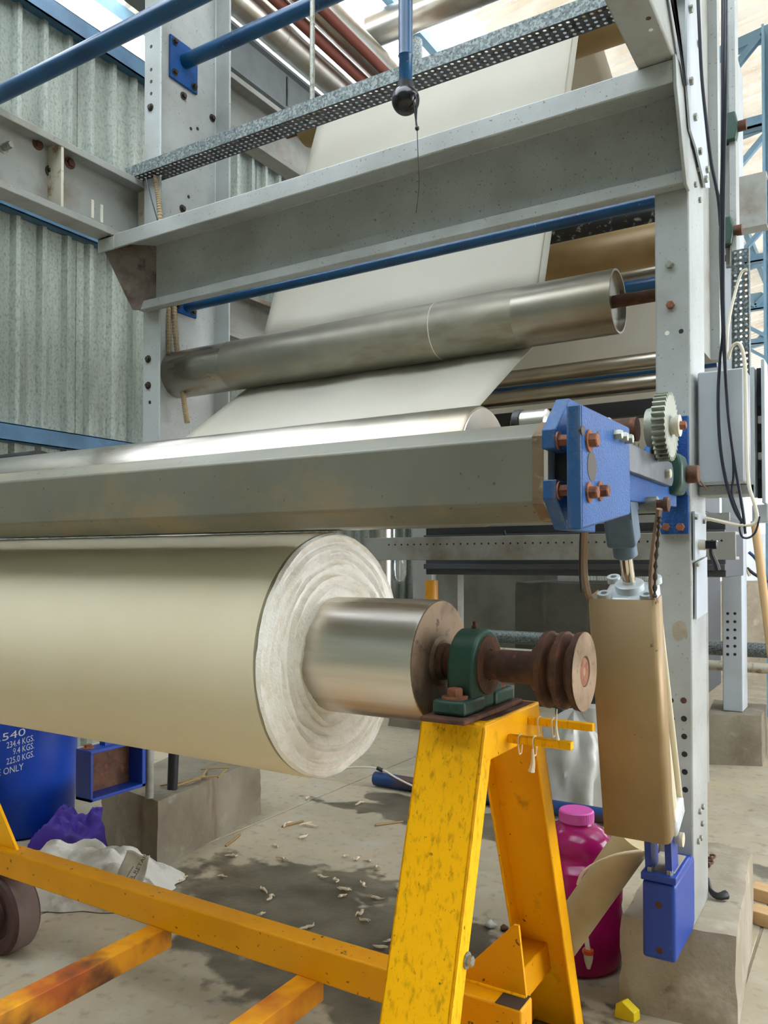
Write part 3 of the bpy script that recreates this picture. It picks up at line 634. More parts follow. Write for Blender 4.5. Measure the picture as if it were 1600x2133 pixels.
# ---- pillow block bearing
pb = thing('bearing_block', 'dark green cast pillow block carrying the core shaft', 'bearing', (-.795, RY, 1.0))
obj('base_plate', MB().box((-.862, RY-.165, 1.0), (-.752, RY+.165, 1.012)), 'rust', pb, bevel=.004)
obj('foot', MB().box((-.845, RY-.14, 1.0125), (-.765, RY-.03, 1.046)), 'green', pb, bevel=.008, bseg=3)
obj('foot', MB().box((-.845, RY+.03, 1.0125), (-.765, RY+.14, 1.046)), 'green', pb, bevel=.008, bseg=3)
def arch(x0, x1, ro, ri, zb):
    o = [(RY+ro*math.cos(a), RZ+ro*math.sin(a)) for a in [PI*k/16 for k in range(17)]]
    prof_ = [(RY+ro*1.02, zb)] + o + [(RY-ro*1.02, zb)]
    return MB().prism_x(prof_, x0, x1)
hs = obj('housing', arch(-.838, -.772, .083, 0, 1.0126), 'green', pb, bevel=.008, bseg=3)
obj('bearing_seat', MB().ring((-.772, RY, RZ), (1, 0, 0), .036, .068, .004, 40), 'rust', hs)
obj('grease_nipple', MB().revolve((-.805, RY, RZ+.082), (0, 0, 1), [(0, .008), (.006, .008), (.008, .005), (.016, .0055), (.018, .003)], 10), 'rust', hs)
for s in (-1, 1): obj('bolt', MB().hexbolt((-.805, RY+s*.105, 1.046), (0, 0, 1), .019, .018), 'rust_bolt', pb)

# ---- yellow trolley
tro = thing('batch_trolley', 'chipped yellow steel trolley carrying the fabric roll', 'trolley', (-1.9, 1.75, 0))
def a_frame(x0, x1, grim):
    W = x1-x0; zt = 1.0
    def leg(y_top, y_bot, fl, mat, flange_out):
        # channel leg in the plane of the A: web across x, flanges along the slope
        d = Vector((0, y_bot-y_top, -zt)).normalized(); n = Vector((0, d.z, -d.y))   # n points to -y side
        if n.y > 0: n = -n
        inward = -n if y_bot < y_top else n
        t = .008; b = MB()
        A = Vector((0, y_top, zt)); B = Vector((0, y_bot, 0))
        for (xa, xb, ina, inb) in ((x0, x1, 0, t), (x0, x0+t, 0, fl), (x1-t, x1, 0, fl)):
            vs_ = []
            for p, z_ in ((A, zt), (B, 0)):
                for (x_, i_) in ((xa, ina), (xb, ina), (xb, inb), (xa, inb)):
                    q = p + inward*i_; q = q + d*((z_-q.z)/d.z); vs_.append((x_, q.y, q.z))
            b.add(vs_, [(0, 1, 2, 3), (7, 6, 5, 4), (0, 4, 5, 1), (1, 5, 6, 2), (2, 6, 7, 3), (3, 7, 4, 0)])
        return obj('leg', b, mat, tro, bevel=.003)
    l1 = leg(1.605, 1.30, .055, grim, 0); l2 = leg(1.93, 2.29, .055, 'yellow', 0)
    tb = obj('top_bar', MB().box((x0+.0, 1.602, .915), (x1+.0015, 1.932, .999)), 'yellow', tro, bevel=.006)
    return l1, l2, tb
l1, l2, tb = a_frame(-.885, -.728, 'yellow_grimy')
a_frame(-3.62, -3.46, 'yellow')
obj('oily_patch', MB().prism_z([(-.86, 1.615), (-.74, 1.64), (-.733, 1.70), (-.735, 1.92), (-.87, 1.92), (-.878, 1.66)], .9985, 1.0002), 'rust', tb)
obj('bolt', MB().hexbolt(at(972, 2000, X=-.728), (1, 0, 0), .011, .012), 'zinc_bolt', l1)
for y, z, ln in ((1.735, .945, .15), (1.86, .965, .16)):
    hb = obj('hook_bar', MB().box((-.728, y-.010, z-.009), (-.728+ln, y+.010, z+.009)), 'yellow_grimy', tro, bevel=.002)
    for k in range(2):
        xx = -.70+k*.035; obj('string_loop', MB().tube([(xx, y+.013*math.cos(a), z+.012*math.sin(a)-(.02 if math.sin(a) < -.5 else 0)) for a in [i*.6 for i in range(12)]], .0018, 5), 'rope', hb)
obj('knot', MB().tube([(-.665, 1.722, .93), (-.664, 1.721, .90), (-.668, 1.721, .88)], lambda t: .002+.006*t, 7), 'rope', hb)
rail = obj('rail', MB().box((-3.62, 1.668, .285), (-.672, 1.735, .372)), 'yellow_rail', tro, bevel=.005)
obj('rail_wear', MB().box((-.735, 1.669, .3721), (-.676, 1.734, .3728)), 'dark_bolt', rail)
obj('base_bar', MB().box((-.885, 1.32, .195), (-.80, 2.22, .284)), 'yellow_rail', tro, bevel=.004)
obj('base_bar', MB().box((-3.60, 1.32, .255), (-3.50, 2.22, .335)), 'yellow_rail', tro, bevel=.004)
gpl = obj('gusset_plate', MB().prism([(-.86, 1.722, .372), (-.682, 1.722, .372), (-.700, 1.722, .528), (-.712, 1.722, .528)], (0, .008, 0)), 'yellow_rail', tro)
obj('weld_seam', MB().cyl((-.86, 1.722, .373), (-.684, 1.722, .373), .004, seg=8), 'yellow_grimy', gpl)
obj('brace_plate', MB().prism([(-2.50, 1.695, .372), (-2.9, 1.695, .372), (-2.9, 1.695, .80), (-2.68, 1.695, .60)], (0, .01, 0)), 'yellow', tro)
for x, m in ((-1.80, 'yellow_rusty'), (-1.255, 'yellow_rusty')):
    obj('cross_bar', MB().box((x-.032, .75, .225), (x+.032, 1.70, .287)), m, tro, bevel=.003)
def wheel(c, r, w):
    o = obj('wheel', MB().revolve((c[0], c[1]-w/2, c[2]), (0, 1, 0), [(0, .03), (0, .05), (.012, .055), (.012, r*.62), (0, r*.7), (0, r*.93), (.012, r), (w-.012, r), (w, r*.93), (w, r*.7), (w-.012, r*.62), (w-.012, .055), (w, .05)], 48), 'wheel', tro)
    obj('tread', MB().revolve((c[0], c[1]-w/2+.012, c[2]), (0, 1, 0), [(0, r*.98), (0, r*1.006), (w-.024, r*1.006), (w-.024, r*.98)], 48), 'wheel_tread', o)
    obj('axle', MB().cyl((c[0], c[1]-w, c[2]), (c[0], c[1]+w, c[2]), .018, seg=14), 'rust', o)
    obj('fork', MB().box((c[0]-.03, c[1]-.02, c[2]+.1), (c[0]+.03, c[1]+.02, .29)), 'yellow_rail', o)
wheel((-2.60, 1.72, .138), .137, .10); wheel((-3.56, 1.34, .126), .125, .07); wheel((-3.56, 2.2, .126), .125, .07)

# ================================================================== PRESS BEAM, DRUM AND ARM
dr = thing('contact_drum', 'smooth steel contact drum pressed on top of the fabric roll', 'roller', (-1.9, 1.745, 1.432), 'machine rollers')
DY, DZ, DR = 1.745, 1.575, .143
obj('shell', MB().revolve((-3.2, DY, DZ), (1, 0, 0), [(0, DR*.9), (0, DR), (2.405, DR), (2.41, DR-.004), (2.41, DR*.9)], 64), 'steel', dr)
obj('end_disc', MB().cyl((-.80, DY, DZ), (-.786, DY, DZ), DR*.95, seg=48), 'alu', dr)
obj('shaft', MB().cyl((-.79, DY, DZ), (-.46, DY, DZ), .03, seg=20), 'rust', dr)
ps = thing('press_beam', 'thick octagonal grey press beam across the front with blue end plates', 'beam', (-1.9, 1.45, 1.425))
YF = 1.385
octp = [(YF, 1.455), (YF, 1.577), (YF+.045, 1.609), (YF+.145, 1.609), (YF+.188, 1.577), (YF+.188, 1.455), (YF+.145, 1.425), (YF+.045, 1.425)]
hb = obj('beam', MB().prism_x(octp, -3.4, -.524), 'beam_tan', ps, bevel=.005)
oc = [((y-YF-.094)*1.004+YF+.094, (z-1.516)*1.004+1.516) for y, z in octp]
obj('weld_band', MB().prism_x(oc, -.534, -.512), 'weld', hb)
obj('end_cap', MB().prism_x(octp, -.512, -.504), 'edge_cream', hb)
def brk(zs):
    return MB().prism_x(zs, -.5035, -.478)
b1 = obj('end_bracket', brk([(1.352, 1.548), (1.352, 1.582), (1.425, 1.648), (1.58, 1.648), (1.58, 1.548)]), 'blue_edge', ps, bevel=.002)
b2 = obj('end_bracket', brk([(1.356, 1.494), (1.356, 1.460), (1.415, 1.408), (1.58, 1.408), (1.58, 1.494)]), 'blue_edge', ps, bevel=.002)
obj('bracket_face', MB().prism_x([(1.354, 1.550), (1.354, 1.580), (1.426, 1.646), (1.578, 1.646), (1.578, 1.550)], -.478, -.4772), 'blue_plate', b1)
obj('bracket_face', MB().prism_x([(1.358, 1.492), (1.358, 1.461), (1.416, 1.410), (1.578, 1.410), (1.578, 1.492)], -.478, -.4772), 'blue_plate', b2)
obj('spacer', MB().box((-.5035, 1.42, 1.44), (-.446, 1.56, 1.60)), 'black', ps)
obj('bolt', MB().hexbolt(at(1163, 918, X=-.477), (1, 0, 0), .0105, .016), 'rust_bolt', b1)
obj('bolt', MB().hexbolt(at(1165, 1022, X=-.477), (1, 0, 0), .0105, .016), 'rust_bolt', b2)
mp = obj('end_plate', MB().prism_x([(1.312, 1.614), (1.622, 1.618), (1.626, 1.444), (1.314, 1.403)], -.446, -.4208), 'blue_edge', ps, bevel=.004)
obj('plate_face', MB().prism_x([(1.317, 1.610), (1.618, 1.614), (1.622, 1.447), (1.319, 1.408)], -.421, -.420), 'blue_plate', mp)
for a, b, r, m, w in ((1226, 918, .0125, 'rust_bolt', True), (1226, 1026, .0115, 'rust_bolt', True), (1249, 1023, .0115, 'rust_bolt', True), (1281, 906, .010, 'zinc_bolt', False), (1293, 911, .010, 'zinc_bolt', False), (1304, 915, .010, 'zinc_bolt', False)):
    obj('bolt', MB().hexbolt(at(a, b, X=-.42), (1, 0, 0), r, .014, washer=w), m, mp)
for a, b, r in ((1233, 972, .026), (1246, 906, .007), (1243, 922, .008), (1214, 897, .009)):
    p = at(a, b, X=-.42); obj('bolt_hole', MB().cyl(p-Vector((.01, 0, 0)), p+Vector((.0006, 0, 0)), r, seg=28), 'dark_bolt', mp)

arm = thing('pivot_arm', 'blue pivot arm assembly joining the press beam to the right column', 'arm', (-.5, 2.1, 1.43))
obj('arm_plate', MB().prism([(-.49, 1.62, 1.60), (-.49, 2.30, 1.60), (-.49, 2.30, 1.50), (-.49, 1.62, 1.48)], (.02, 0, 0)), 'blue_plate', arm, bevel=.002)
for a, b in ((1322, 925), (1330, 927)):
    p = at(a, b, X=-.47); obj('bolt_hole', MB().cyl(p, p+Vector((.0008, 0, 0)), .004, seg=10), 'black', arm)
obj('bolt', MB().hexbolt(at(1358, 935, X=-.47), (1, 0, 0), .014, .02), 'zinc_bolt', arm)
lk_c = at(1398, 988, X=-.455)
def slot_prof(c, r, back): 
    return [(back, c.z-r), (c.y, c.z-r)] + [(c.y+r*math.cos(a), c.z+r*math.sin(a)) for a in [-PI/2+PI*k/12 for k in range(1, 12)]] + [(c.y, c.z+r), (back, c.z+r)]
lk = obj('link_bar', MB().prism_x(slot_prof(lk_c, .031, 1.66), -.470, -.455), 'dark_bar', arm, bevel=.002)
obj('roller_disc', MB().cyl((-.502, lk_c.y+.05, lk_c.z), (-.471, lk_c.y+.05, lk_c.z), .036, seg=32), 'rust', arm)
pp = at(1388, 987, X=-.455)
pn = obj('pin', MB().revolve(pp, (1, 0, 0), [(0, .012), (.010, .012), (.012, .010), (.012, .005)], 20), 'edge_cream', lk)
obj('pin_socket', MB().cyl(pp+Vector((.0105, 0, 0)), pp+Vector((.0118, 0, 0)), .005, seg=10), 'dark_bolt', pn)
fbk = at(1436, 985, X=-.425)
fb2 = obj('flange_bearing', MB().prism_y([(fbk.x-.075, fbk.z-.02), (fbk.x-.075, fbk.z+.02), (fbk.x-.055, fbk.z+.052), (fbk.x-.02, fbk.z+.052), (fbk.x-.012, fbk.z+.02), (fbk.x-.012, fbk.z-.03), (fbk.x-.025, fbk.z-.056), (fbk.x-.055, fbk.z-.056)], fbk.y-.03, fbk.y+.06), 'green', arm, bevel=.008)
obj('shaft_stub', MB().revolve((fbk.x-.02, fbk.y+.04, fbk.z), (1, 0, 0), [(0, .024), (.035, .024), (.037, .022), (.037, .01)], 24), 'rust', arm)
obj('bolt', MB().hexbolt(at(1441, 982, X=-.437), (1, 0, 0), .010, .014), 'zinc_bolt', fb2)
obj('cotter_pin', MB().tube([at(1455, 995, X=-.41), at(1462, 1006, X=-.41), at(1473, 1019, X=-.41)], .0025, 6), 'rust', arm)
# mounting bracket on the column face
cb_ = obj('column_bracket', MB().box((-.555, 2.480, 1.432), (-.474, 2.4995, 1.545)), 'blue_plate', arm, bevel=.002)
obj('column_bracket', MB().box((-.54, 2.480, 1.62), (-.474, 2.4995, 1.78)), 'blue_plate', arm, bevel=.002)
obj('bracket_rib', MB().prism([(-.552, 2.48, 1.545), (-.476, 2.48, 1.545), (-.476, 2.28, 1.66), (-.552, 2.28, 1.66)], (0, .02, .012)), 'blue_plate', arm)
obj('bracket_rib', MB().prism_x([(2.48, 1.53), (2.48, 1.76), (2.20, 1.64), (2.20, 1.50)], -.535, -.52), 'blue_plate', arm)
for a in (1388, 1418): obj('bolt', MB().hexbolt(at(a, 1098, Y=2.48), (0, -1, 0), .0125, .012, washer=False), 'rust_bolt', cb_)

# gear with its shaft
gc = at(1399, 888, X=-.42)
gw = thing('gear_wheel', 'oily grey steel gear wheel on the end of a cross shaft', 'gear', (-.44, gc.y, gc.z-.08))
nt_ = 34; pr = []
for k in range(nt_):
    for f_, r_ in ((0, .0735), (.22, .0735), (.36, .083), (.62, .083), (.78, .0735)):
        a = 2*PI*(k+f_)/nt_; pr.append((gc.y+r_*math.cos(a), gc.z+r_*math.sin(a)))
obj('toothed_rim', MB().prism_x(pr, -.450, -.42), 'gear', gw)
obj('hub', MB().revolve((-.475, gc.y, gc.z), (1, 0, 0), [(0, .046), (.025, .052)], 32), 'gear', gw)
obj('end_washer', MB().revolve((-.42, gc.y, gc.z), (1, 0, 0), [(0, .020), (.010, .020), (.010, .026), (.020, .026), (.0205, .012)], 28), 'edge_cream', gw)
obj('bolt', MB().hexbolt((-.40, gc.y, gc.z), (1, 0, 0), .011, .014, washer=False), 'rust_bolt', gw)
obj('shaft', MB().cyl((-2.6, gc.y, gc.z), (-.50, gc.y, gc.z), .030, seg=24), 'rust', gw)
# curved guard and small idler on the press
gd = thing('shaft_guard', 'curved pale grey guard plate behind the blue end plate', 'guard', (-.5, 1.80, 1.66))
gp = [(1.73+.060*math.cos(a), 1.60+.060*math.sin(a)) for a in [PI*.02+PI*.55*k/10 for k in range(11)]]
obj('plate', MB().prism_x(gp + [(1.73+.054*math.cos(a), 1.60+.054*math.sin(a)) for a in [PI*.02+PI*.55*k/10 for k in range(10, -1, -1)]], -.60, -.49), 'edge_cream', gd)
idl = thing('idler_wheel', 'small pale idler wheel with black tyre behind the press beam', 'idler', (-.62, 1.70, 1.62))
ic = at(1118, 868, Y=1.68)
obj('hub', MB().revolve((ic.x-.03, 1.68, ic.z-.015), (1, 0, 0), [(0, .03), (.055, .03), (.06, .024)], 28), 'alu', idl)
obj('tyre', MB().revolve((ic.x-.05, 1.68, ic.z-.015), (1, 0, 0), [(0, .028), (.003, .034), (.018, .034), (.02, .028)], 28), 'black', idl)

# ================================================================== PNEUMATIC CYLINDER
CYX = -.512
A0 = Vector((CYX, 2.285, .585)); A1 = Vector((CYX, 1.90, 1.44)); ax = (A1-A0).normalized(); nn = Vector((0, -ax.z, ax.y)); 
if nn.y > 0: nn = -nn                                             # nn: towards the viewer, square to the cylinder
def on(t, s=0, x=0): return A0 + ax*t + nn*s + Vector((x, 0, 0))
cy = thing('air_cylinder', 'slanted pneumatic cylinder under the blue end plate', 'cylinder', (CYX, 2.1, .5))
obj('barrel', MB().cyl(on(.10), on(.72), .052, seg=40), 'cyl_cream', cy)
for sx in (-1, 1):
    for sy in (-1, 1): obj('tie_rod', MB().cyl(on(.08, sy*.046, sx*.05), on(.74, sy*.046, sx*.05), .008, seg=12), 'cyl_cream', cy)
hd = obj('head', MB().prism([on(.70, a, b) for a, b in ((-.055, -.06), (.055, -.06), (.055, .06), (-.055, .06))], ax*.065), 'cyl_white', cy, bevel=.012, bseg=3)
obj('foot_head', MB().prism([on(.07, a, b) for a, b in ((-.055, -.06), (.055, -.06), (.055, .06), (-.055, .06))], ax*.06), 'cyl_white', cy, bevel=.012, bseg=3)
obj('gland', MB().revolve(on(.76), ax, [(0, .034), (.022, .034), (.024, .030), (.024, .020)], 32), 'cyl_white', hd)
for sx in (-1, 1):
    for sy in (-1, 1): obj('nut_boss', MB().ring(on(.762, sy*.046, sx*.05), ax, .008, .016, .016, 18), 'cyl_white', hd)
obj('rod', MB().cyl(on(.74), on(.92), .0155, seg=28), 'chrome', cy)
cl = obj('clevis', MB().prism([on(.885, a, b) for a, b in ((-.034, -.034), (.034, -.034), (.034, .034), (-.034, .034))], ax*.085), 'bluegrey', cy, bevel=.010, bseg=3)
obj('clevis_neck', MB().revolve(on(.852), ax, [(0, .022), (.004, .028), (.034, .028)], 28), 'bluegrey', cl)
obj('clevis_cheek', MB().prism([on(.96, a, -.034) for a in (-.034, .034)]+[on(1.03, .028, -.034), on(1.05, 0, -.034), on(1.03, -.028, -.034)], (.018, 0, 0)), 'bluegrey', cl)
obj('clevis_cheek', MB().prism([on(.96, a, .016) for a in (-.034, .034)]+[on(1.03, .028, .016), on(1.05, 0, .016), on(1.03, -.028, .016)], (.018, 0, 0)), 'bluegrey', cl)
pc = at(1348, 1052, X=-.47)
ps_ = obj('pivot_pin', MB().cyl((-.50, pc.y, pc.z), (-.446, pc.y, pc.z), .020, seg=26), 'gear', cy)
obj('pin_cap', MB().revolve((-.446, pc.y, pc.z), (1, 0, 0), [(0, .012), (.016, .012), (.016, .018), (.026, .018), (.028, .012)], 20), 'rust', ps_)
# lower clevis plates
for x in (CYX-.035, CYX+.018): obj('foot_lug', MB().prism([(x, 2.25, .50), (x, 2.33, .50), (x, 2.30, .68), (x, 2.225, .68)], (.017, 0, 0)), 'blue_deep', cy)
obj('foot_pin', MB().revolve((CYX+.03, 2.288, .60), (1, 0, 0), [(0, .012), (.016, .012), (.017, .019), (.027, .019)], 18), 'cyl_cream', cy)

cv = thing('cylinder_cover', 'tall tan sheet-steel cover hung in front of the air cylinder', 'cover', (CYX, 2.05, .6))
cw, cd = .079, .064
CT, CBm = Vector((CYX, 1.889, 1.262)), Vector((CYX, 2.010, .672)); cup = (CT-CBm).normalized(); cln = (CT-CBm).length; cnn = Vector((0, cup.z, -cup.y))
def cpt_(x, t, back): return CBm + cup*t + cnn*back + Vector((x, 0, 0))
def cover_plate(x0, x1, b0, b1, t0, t1):
    vs_ = [cpt_(x, t, b) for t in (t0, t1) for (x, b) in ((x0, b0), (x1, b0), (x1, b1), (x0, b1))]
    return MB().add(vs_, [(0, 1, 2, 3), (7, 6, 5, 4), (0, 4, 5, 1), (1, 5, 6, 2), (2, 6, 7, 3), (3, 7, 4, 0)])
cz = [(-cw, .09), (-cw, .012), (-cw+.003, .005), (-cw+.010, 0), (cw-.012, 0), (cw-.004, .005), (cw, .014), (cw, .055)]
vs_ = []; fs_ = []
for t in (0, cln):
    for x, b_ in cz: vs_.append(cpt_(x, t, b_))
n_ = len(cz)
for k in range(n_-1): fs_.append((k, k+1, n_+k+1, n_+k))
obj('sheet', MB().add(vs_, fs_), 'cover', cv, solid=.003)
obj('hanger_strap', MB().tube([cpt_(-cw+.004, cln-.01, .014), at(1222, 1225, Y=1.89), at(1217, 1180, Y=1.89), at(1218, 1130, Y=1.87), at(1219, 1100, Y=1.86)], .0085, 6), 'strap', cv)
obj('strap_edge', MB().tube([at(1212, 1235, Y=1.90), at(1209, 1190, Y=1.90), at(1210, 1130, Y=1.88), at(1212, 1100, Y=1.87)], .004, 6), 'dark_bolt', cv)
obj('hanger_strap', MB().tube([cpt_(cw-.002, cln-.01, .012), at(1357, 1225, Y=1.90), at(1360, 1160, Y=1.90), at(1369, 1090, Y=1.89), at(1374, 1060, Y=1.88)], .0075, 6), 'strap', cv)
obj('chain_link', MB().tube([at(1364, 1245, Y=1.885), at(1366, 1180, Y=1.885), at(1372, 1110, Y=1.88), at(1374, 1075, Y=1.875)], lambda t: .004+.002*math.sin(t*60), 8, 12), 'dark_bolt', cv)
lb = thing('foot_bracket', 'deep blue steel box bracket bolted low on the right column', 'bracket', (-.51, 2.37, .28))
obj('box', MB().prism_x([(2.235, .285), (2.235, .492), (2.499, .492), (2.499, .30), (2.46, .283)], -.553, -.466), 'blue_deep', lb, bevel=.010, bseg=3)
tp = obj('top_plate', MB().box((-.556, 2.232, .493), (-.464, 2.42, .513)), 'blue_deep', lb, bevel=.003)
for x in (-.535, -.485): obj('bolt', MB().hexbolt((x, 2.252, .513), (0, 0, 1), .010, .012, washer=False), 'zinc_bolt', tp)
for a, b in ((1372, 1885), (1374, 1980)):
    p = at(a, b, Y=2.235); obj('bolt_hole', MB().cyl(p+Vector((0, .004, 0)), p-Vector((0, .0008, 0)), .009, seg=16), 'rust', lb)
obj('dust_layer', MB().box((-.545, 2.262, .513), (-.474, 2.415, .5145)), 'concrete', tp)

# ================================================================== CONCRETE FOOTINGS
def rough_block(poly, z0, z1, mat, name, label, taper=.02, amp=.006, n=9):
    """footing: plan polygon (4 corners), sides subdivided and roughened"""
    b = MB(); c = sum((Vector((x, y, 0)) for x, y in poly), Vector())/4
    def pos(u, v, w):
        p = (Vector((*poly[0], 0))*(1-u)+Vector((*poly[1], 0))*u)*(1-v)+(Vector((*poly[3], 0))*(1-u)+Vector((*poly[2], 0))*u)*v
        p = p + (p-c)*taper*(1-w); p.z = z0+(z1-z0)*w
        edge = sum(1 for q in (u, v, w) if q in (0, 1))
        q = p*9; d = Vector((mnoise.noise(q), mnoise.noise(q+Vector((7, 3, 1))), mnoise.noise(q+Vector((1, 9, 4)))))
        if edge >= 2 and w > .01: p += (c+Vector((0, 0, z0))-p).normalized()*.012*abs(d.x)*2
        if w > .01: p += d*amp
        return p
    b.grid(lambda u, v: pos(u, 0, v), n, n).grid(lambda u, v: pos(1, u, v), n, n).grid(lambda u, v: pos(1-u, 1, v), n, n).grid(lambda u, v: pos(0, 1-u, v), n, n).grid(lambda u, v: pos(u, v, 1), n, n)
    return tag(obj(name, b, mat, smooth=50), label, 'footing', 'concrete footings')
rough_block([(-3.18, 2.60), (-2.70, 2.51), (-2.84, 3.36), (-3.32, 3.45)], 0, .30, 'concrete_damp', 'concrete_footing', 'damp grey concrete footing under the left column beside the sack')
q = [at(1291, 1906, Z=.279), at(1534, 1950, Z=.279), at(1556, 1770, Z=.279)]
rough_block([(q[0].x, q[0].y), (q[1].x, q[1].y), (q[2].x+.02, q[2].y), (q[0].x-.02, q[2].y+.05)], 0, .279, 'concrete', 'concrete_footing', 'chipped pale concrete footing under the near right column', amp=.008, n=12)
q = [at(1474, 1592, Z=0), at(1587, 1596, Z=0)]
rough_block([(q[0].x, q[0].y), (q[1].x, q[1].y), (q[1].x-.02, q[1].y+.5), (q[0].x-.06, q[1].y+.5)], 0, .333, 'concrete_damp', 'concrete_footing', 'brown concrete footing under the second right column')
q = [at(1487, 1408, Z=0), at(1640, 1408, Z=0)]
rough_block([(q[0].x, q[0].y), (q[1].x, q[1].y), (q[1].x-.1, q[1].y+1.3), (q[0].x-.1, q[0].y+1.3)], 0, 1.10, 'concrete', 'concrete_plinth', 'tall concrete plinth behind the second right column')
q = [at(932, 1400, Z=0), at(1110, 1412, Z=0)]
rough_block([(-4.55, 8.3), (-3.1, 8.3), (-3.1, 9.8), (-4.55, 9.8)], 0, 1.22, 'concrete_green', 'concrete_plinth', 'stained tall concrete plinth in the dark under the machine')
rough_block([(-2.95, 7.2), (-1.6, 7.2), (-1.6, 8.2), (-2.95, 8.2)], 0, 1.16, 'plinth_shaded', 'concrete_plinth', 'concrete plinth behind the pulley, shade painted into it')
rough_block([(-3.45, 5.7), (-3.0, 5.7), (-3.0, 6.3), (-3.45, 6.3)], 0, .30, 'concrete_damp', 'concrete_footing', 'concrete footing under the second left column')

# ================================================================== FLOOR THINGS
def text_mesh(body, size, mat, align='LEFT'):
    cu = bpy.data.curves.new('print', 'FONT'); cu.body = body; cu.size = size; cu.align_x = align; cu.extrude = 0; cu.resolution_u = 3
    o = bpy.data.objects.new('print', cu); COL.objects.link(o)
    me = bpy.data.meshes.new_from_object(o.evaluated_get(bpy.context.evaluated_depsgraph_get()))
    vs = [v.co.copy() for v in me.vertices]; fs = [tuple(p.vertices) for p in me.polygons]
    bpy.data.objects.remove(o); return vs, fs
# blue chemical drum with its printed weights
DC = Vector((-3.77, 2.56, 0)); DRR = .285
dm = thing('plastic_drum', 'blue plastic chemical drum with printed weights behind the trolley rail', 'drum', DC)
obj('body', MB().revolve(DC, (0, 0, 1), [(0, .25), (.012, .265), (.06, .272), (.30, DRR), (.55, DRR), (.62, DRR-.006), (.65, DRR-.006), (.69, DRR), (.84, DRR), (.89, .27), (.92, .25), (.93, .24), (.93, .10)], 64), 'blue_drum', dm)
obj('lid_ring', MB().ring(DC+Vector((0, 0, .885)), (0, 0, 1), .27, .292, .03, 64), 'blue_drum', dm)
face = math.atan2(-DC.y, -DC.x)                       # azimuth of the side that faces the camera
def drum_text(body, size, right_px, z, wide):
    vs, fs = text_mesh(body, size, 'print_white', 'RIGHT')
    b = MB(); x_r = (right_px-38)*4.0/1680; wn = max(v.x for v in vs)-min(v.x for v in vs); out = []
    for v in vs:
        s = v.x*wide/wn + x_r; a = face + math.asin(max(-.98, min(.98, s/DRR)))
        R = DRR + .0015
        out.append(DC + Vector((R*math.cos(a), R*math.sin(a), z+v.y+s*.22)))
    b.add(out, fs); o = obj('printed_line', b, 'print_white', dm, smooth=0)
    o['label'] = 'white stencilled text ' + body.replace('.', ' ').strip()
drum_text('1.540', .050, 52, .508, .14); drum_text('234.4 KGS.', .043, 68, .467, .120); drum_text('9.4 KGS.', .043, 68, .430, .092); drum_text('225.0 KGS.', .043, 68, .390, .120); drum_text('USE ONLY', .045, 48, .345, .15)

# magenta water jug with tap
JC = Vector((-.886, 2.70, 0))
jg = thing('water_jug', 'translucent magenta plastic water jug with pink lid and white tap', 'water jug', JC)
obj('body', MB().revolve(JC, (0, 0, 1), [(0, .12), (.008, .138), (.03, .146), (.10, .152), (.16, .152), (.20, .146), (.22, .150), (.30, .152), (.335, .146), (.355, .118), (.37, .112), (.385, .116), (.41, .115), (.435, .100), (.452, .075), (.462, .056), (.475, .052)], 56), 'jug', jg)
jcap = obj('lid', MB().revolve(JC+Vector((0, 0, .468)), (0, 0, 1), [(0, .055), (.002, .059), (.034, .058), (.038, .054), (.038, .02)], 48), 'jug_cap', jg)
for k in range(40):
    a = 2*PI*k/40
    if math.cos(a-math.atan2(-2.7, .886)) > -.1: obj('grip_rib', MB().box(JC+Vector((math.cos(a)*.058-.001, math.sin(a)*.058-.001, .474)), JC+Vector((math.cos(a)*.058+.001, math.sin(a)*.058+.001, .500))), 'jug_cap', jcap)
tpp = JC + Vector((.075, -.132, .10)); td = Vector((.5, -.866, 0))
tap = obj('tap', MB().cyl(tpp-td*.02, tpp+td*.022, .014, seg=16).revolve(tpp+td*.026+Vector((0, 0, .012)), (0, 0, -1), [(0, .013), (.02, .015), (.035, .012), (.055, .006)], 16), 'white_plastic', jg)
obj('tap_lever', MB().bar(tpp+td*.024+Vector((0, 0, .012)), tpp+td*.014+Vector((-.008, 0, .065)), .016, .008, (0, 1, 0)), 'white_plastic', tap, bevel=.003)
obj('tap_ring', MB().cyl(tpp+td*.026+Vector((0, 0, .004)), tpp+td*.026+Vector((0, 0, .016)), .0165, seg=18), 'orange_ring', tap)

# cardboard tube leaning on the jug, tied with a strip of cloth
T0 = at(1088, 2076, Y=2.43); T1 = at(1322, 1745, Y=2.43)
ct = thing('cardboard_tube', 'tan cardboard tube leaning beside the magenta jug', 'tube', (T0.x, T0.y, 0))
obj('tube', MB().revolve(T0, T1-T0, [(0, .049), (0, .054), ((T1-T0).length, .054), ((T1-T0).length, .049)], 40), 'card', ct)
obj('tie_strip', MB().tube([at(1203, 1843, Y=2.36), at(1214, 1818, Y=2.36), at(1240, 1797, Y=2.36), at(1285, 1780, Y=2.36), at(1338, 1772, Y=2.37)], lambda t: .0035+.0012*math.sin(9*t), 8), 'rope', ct)

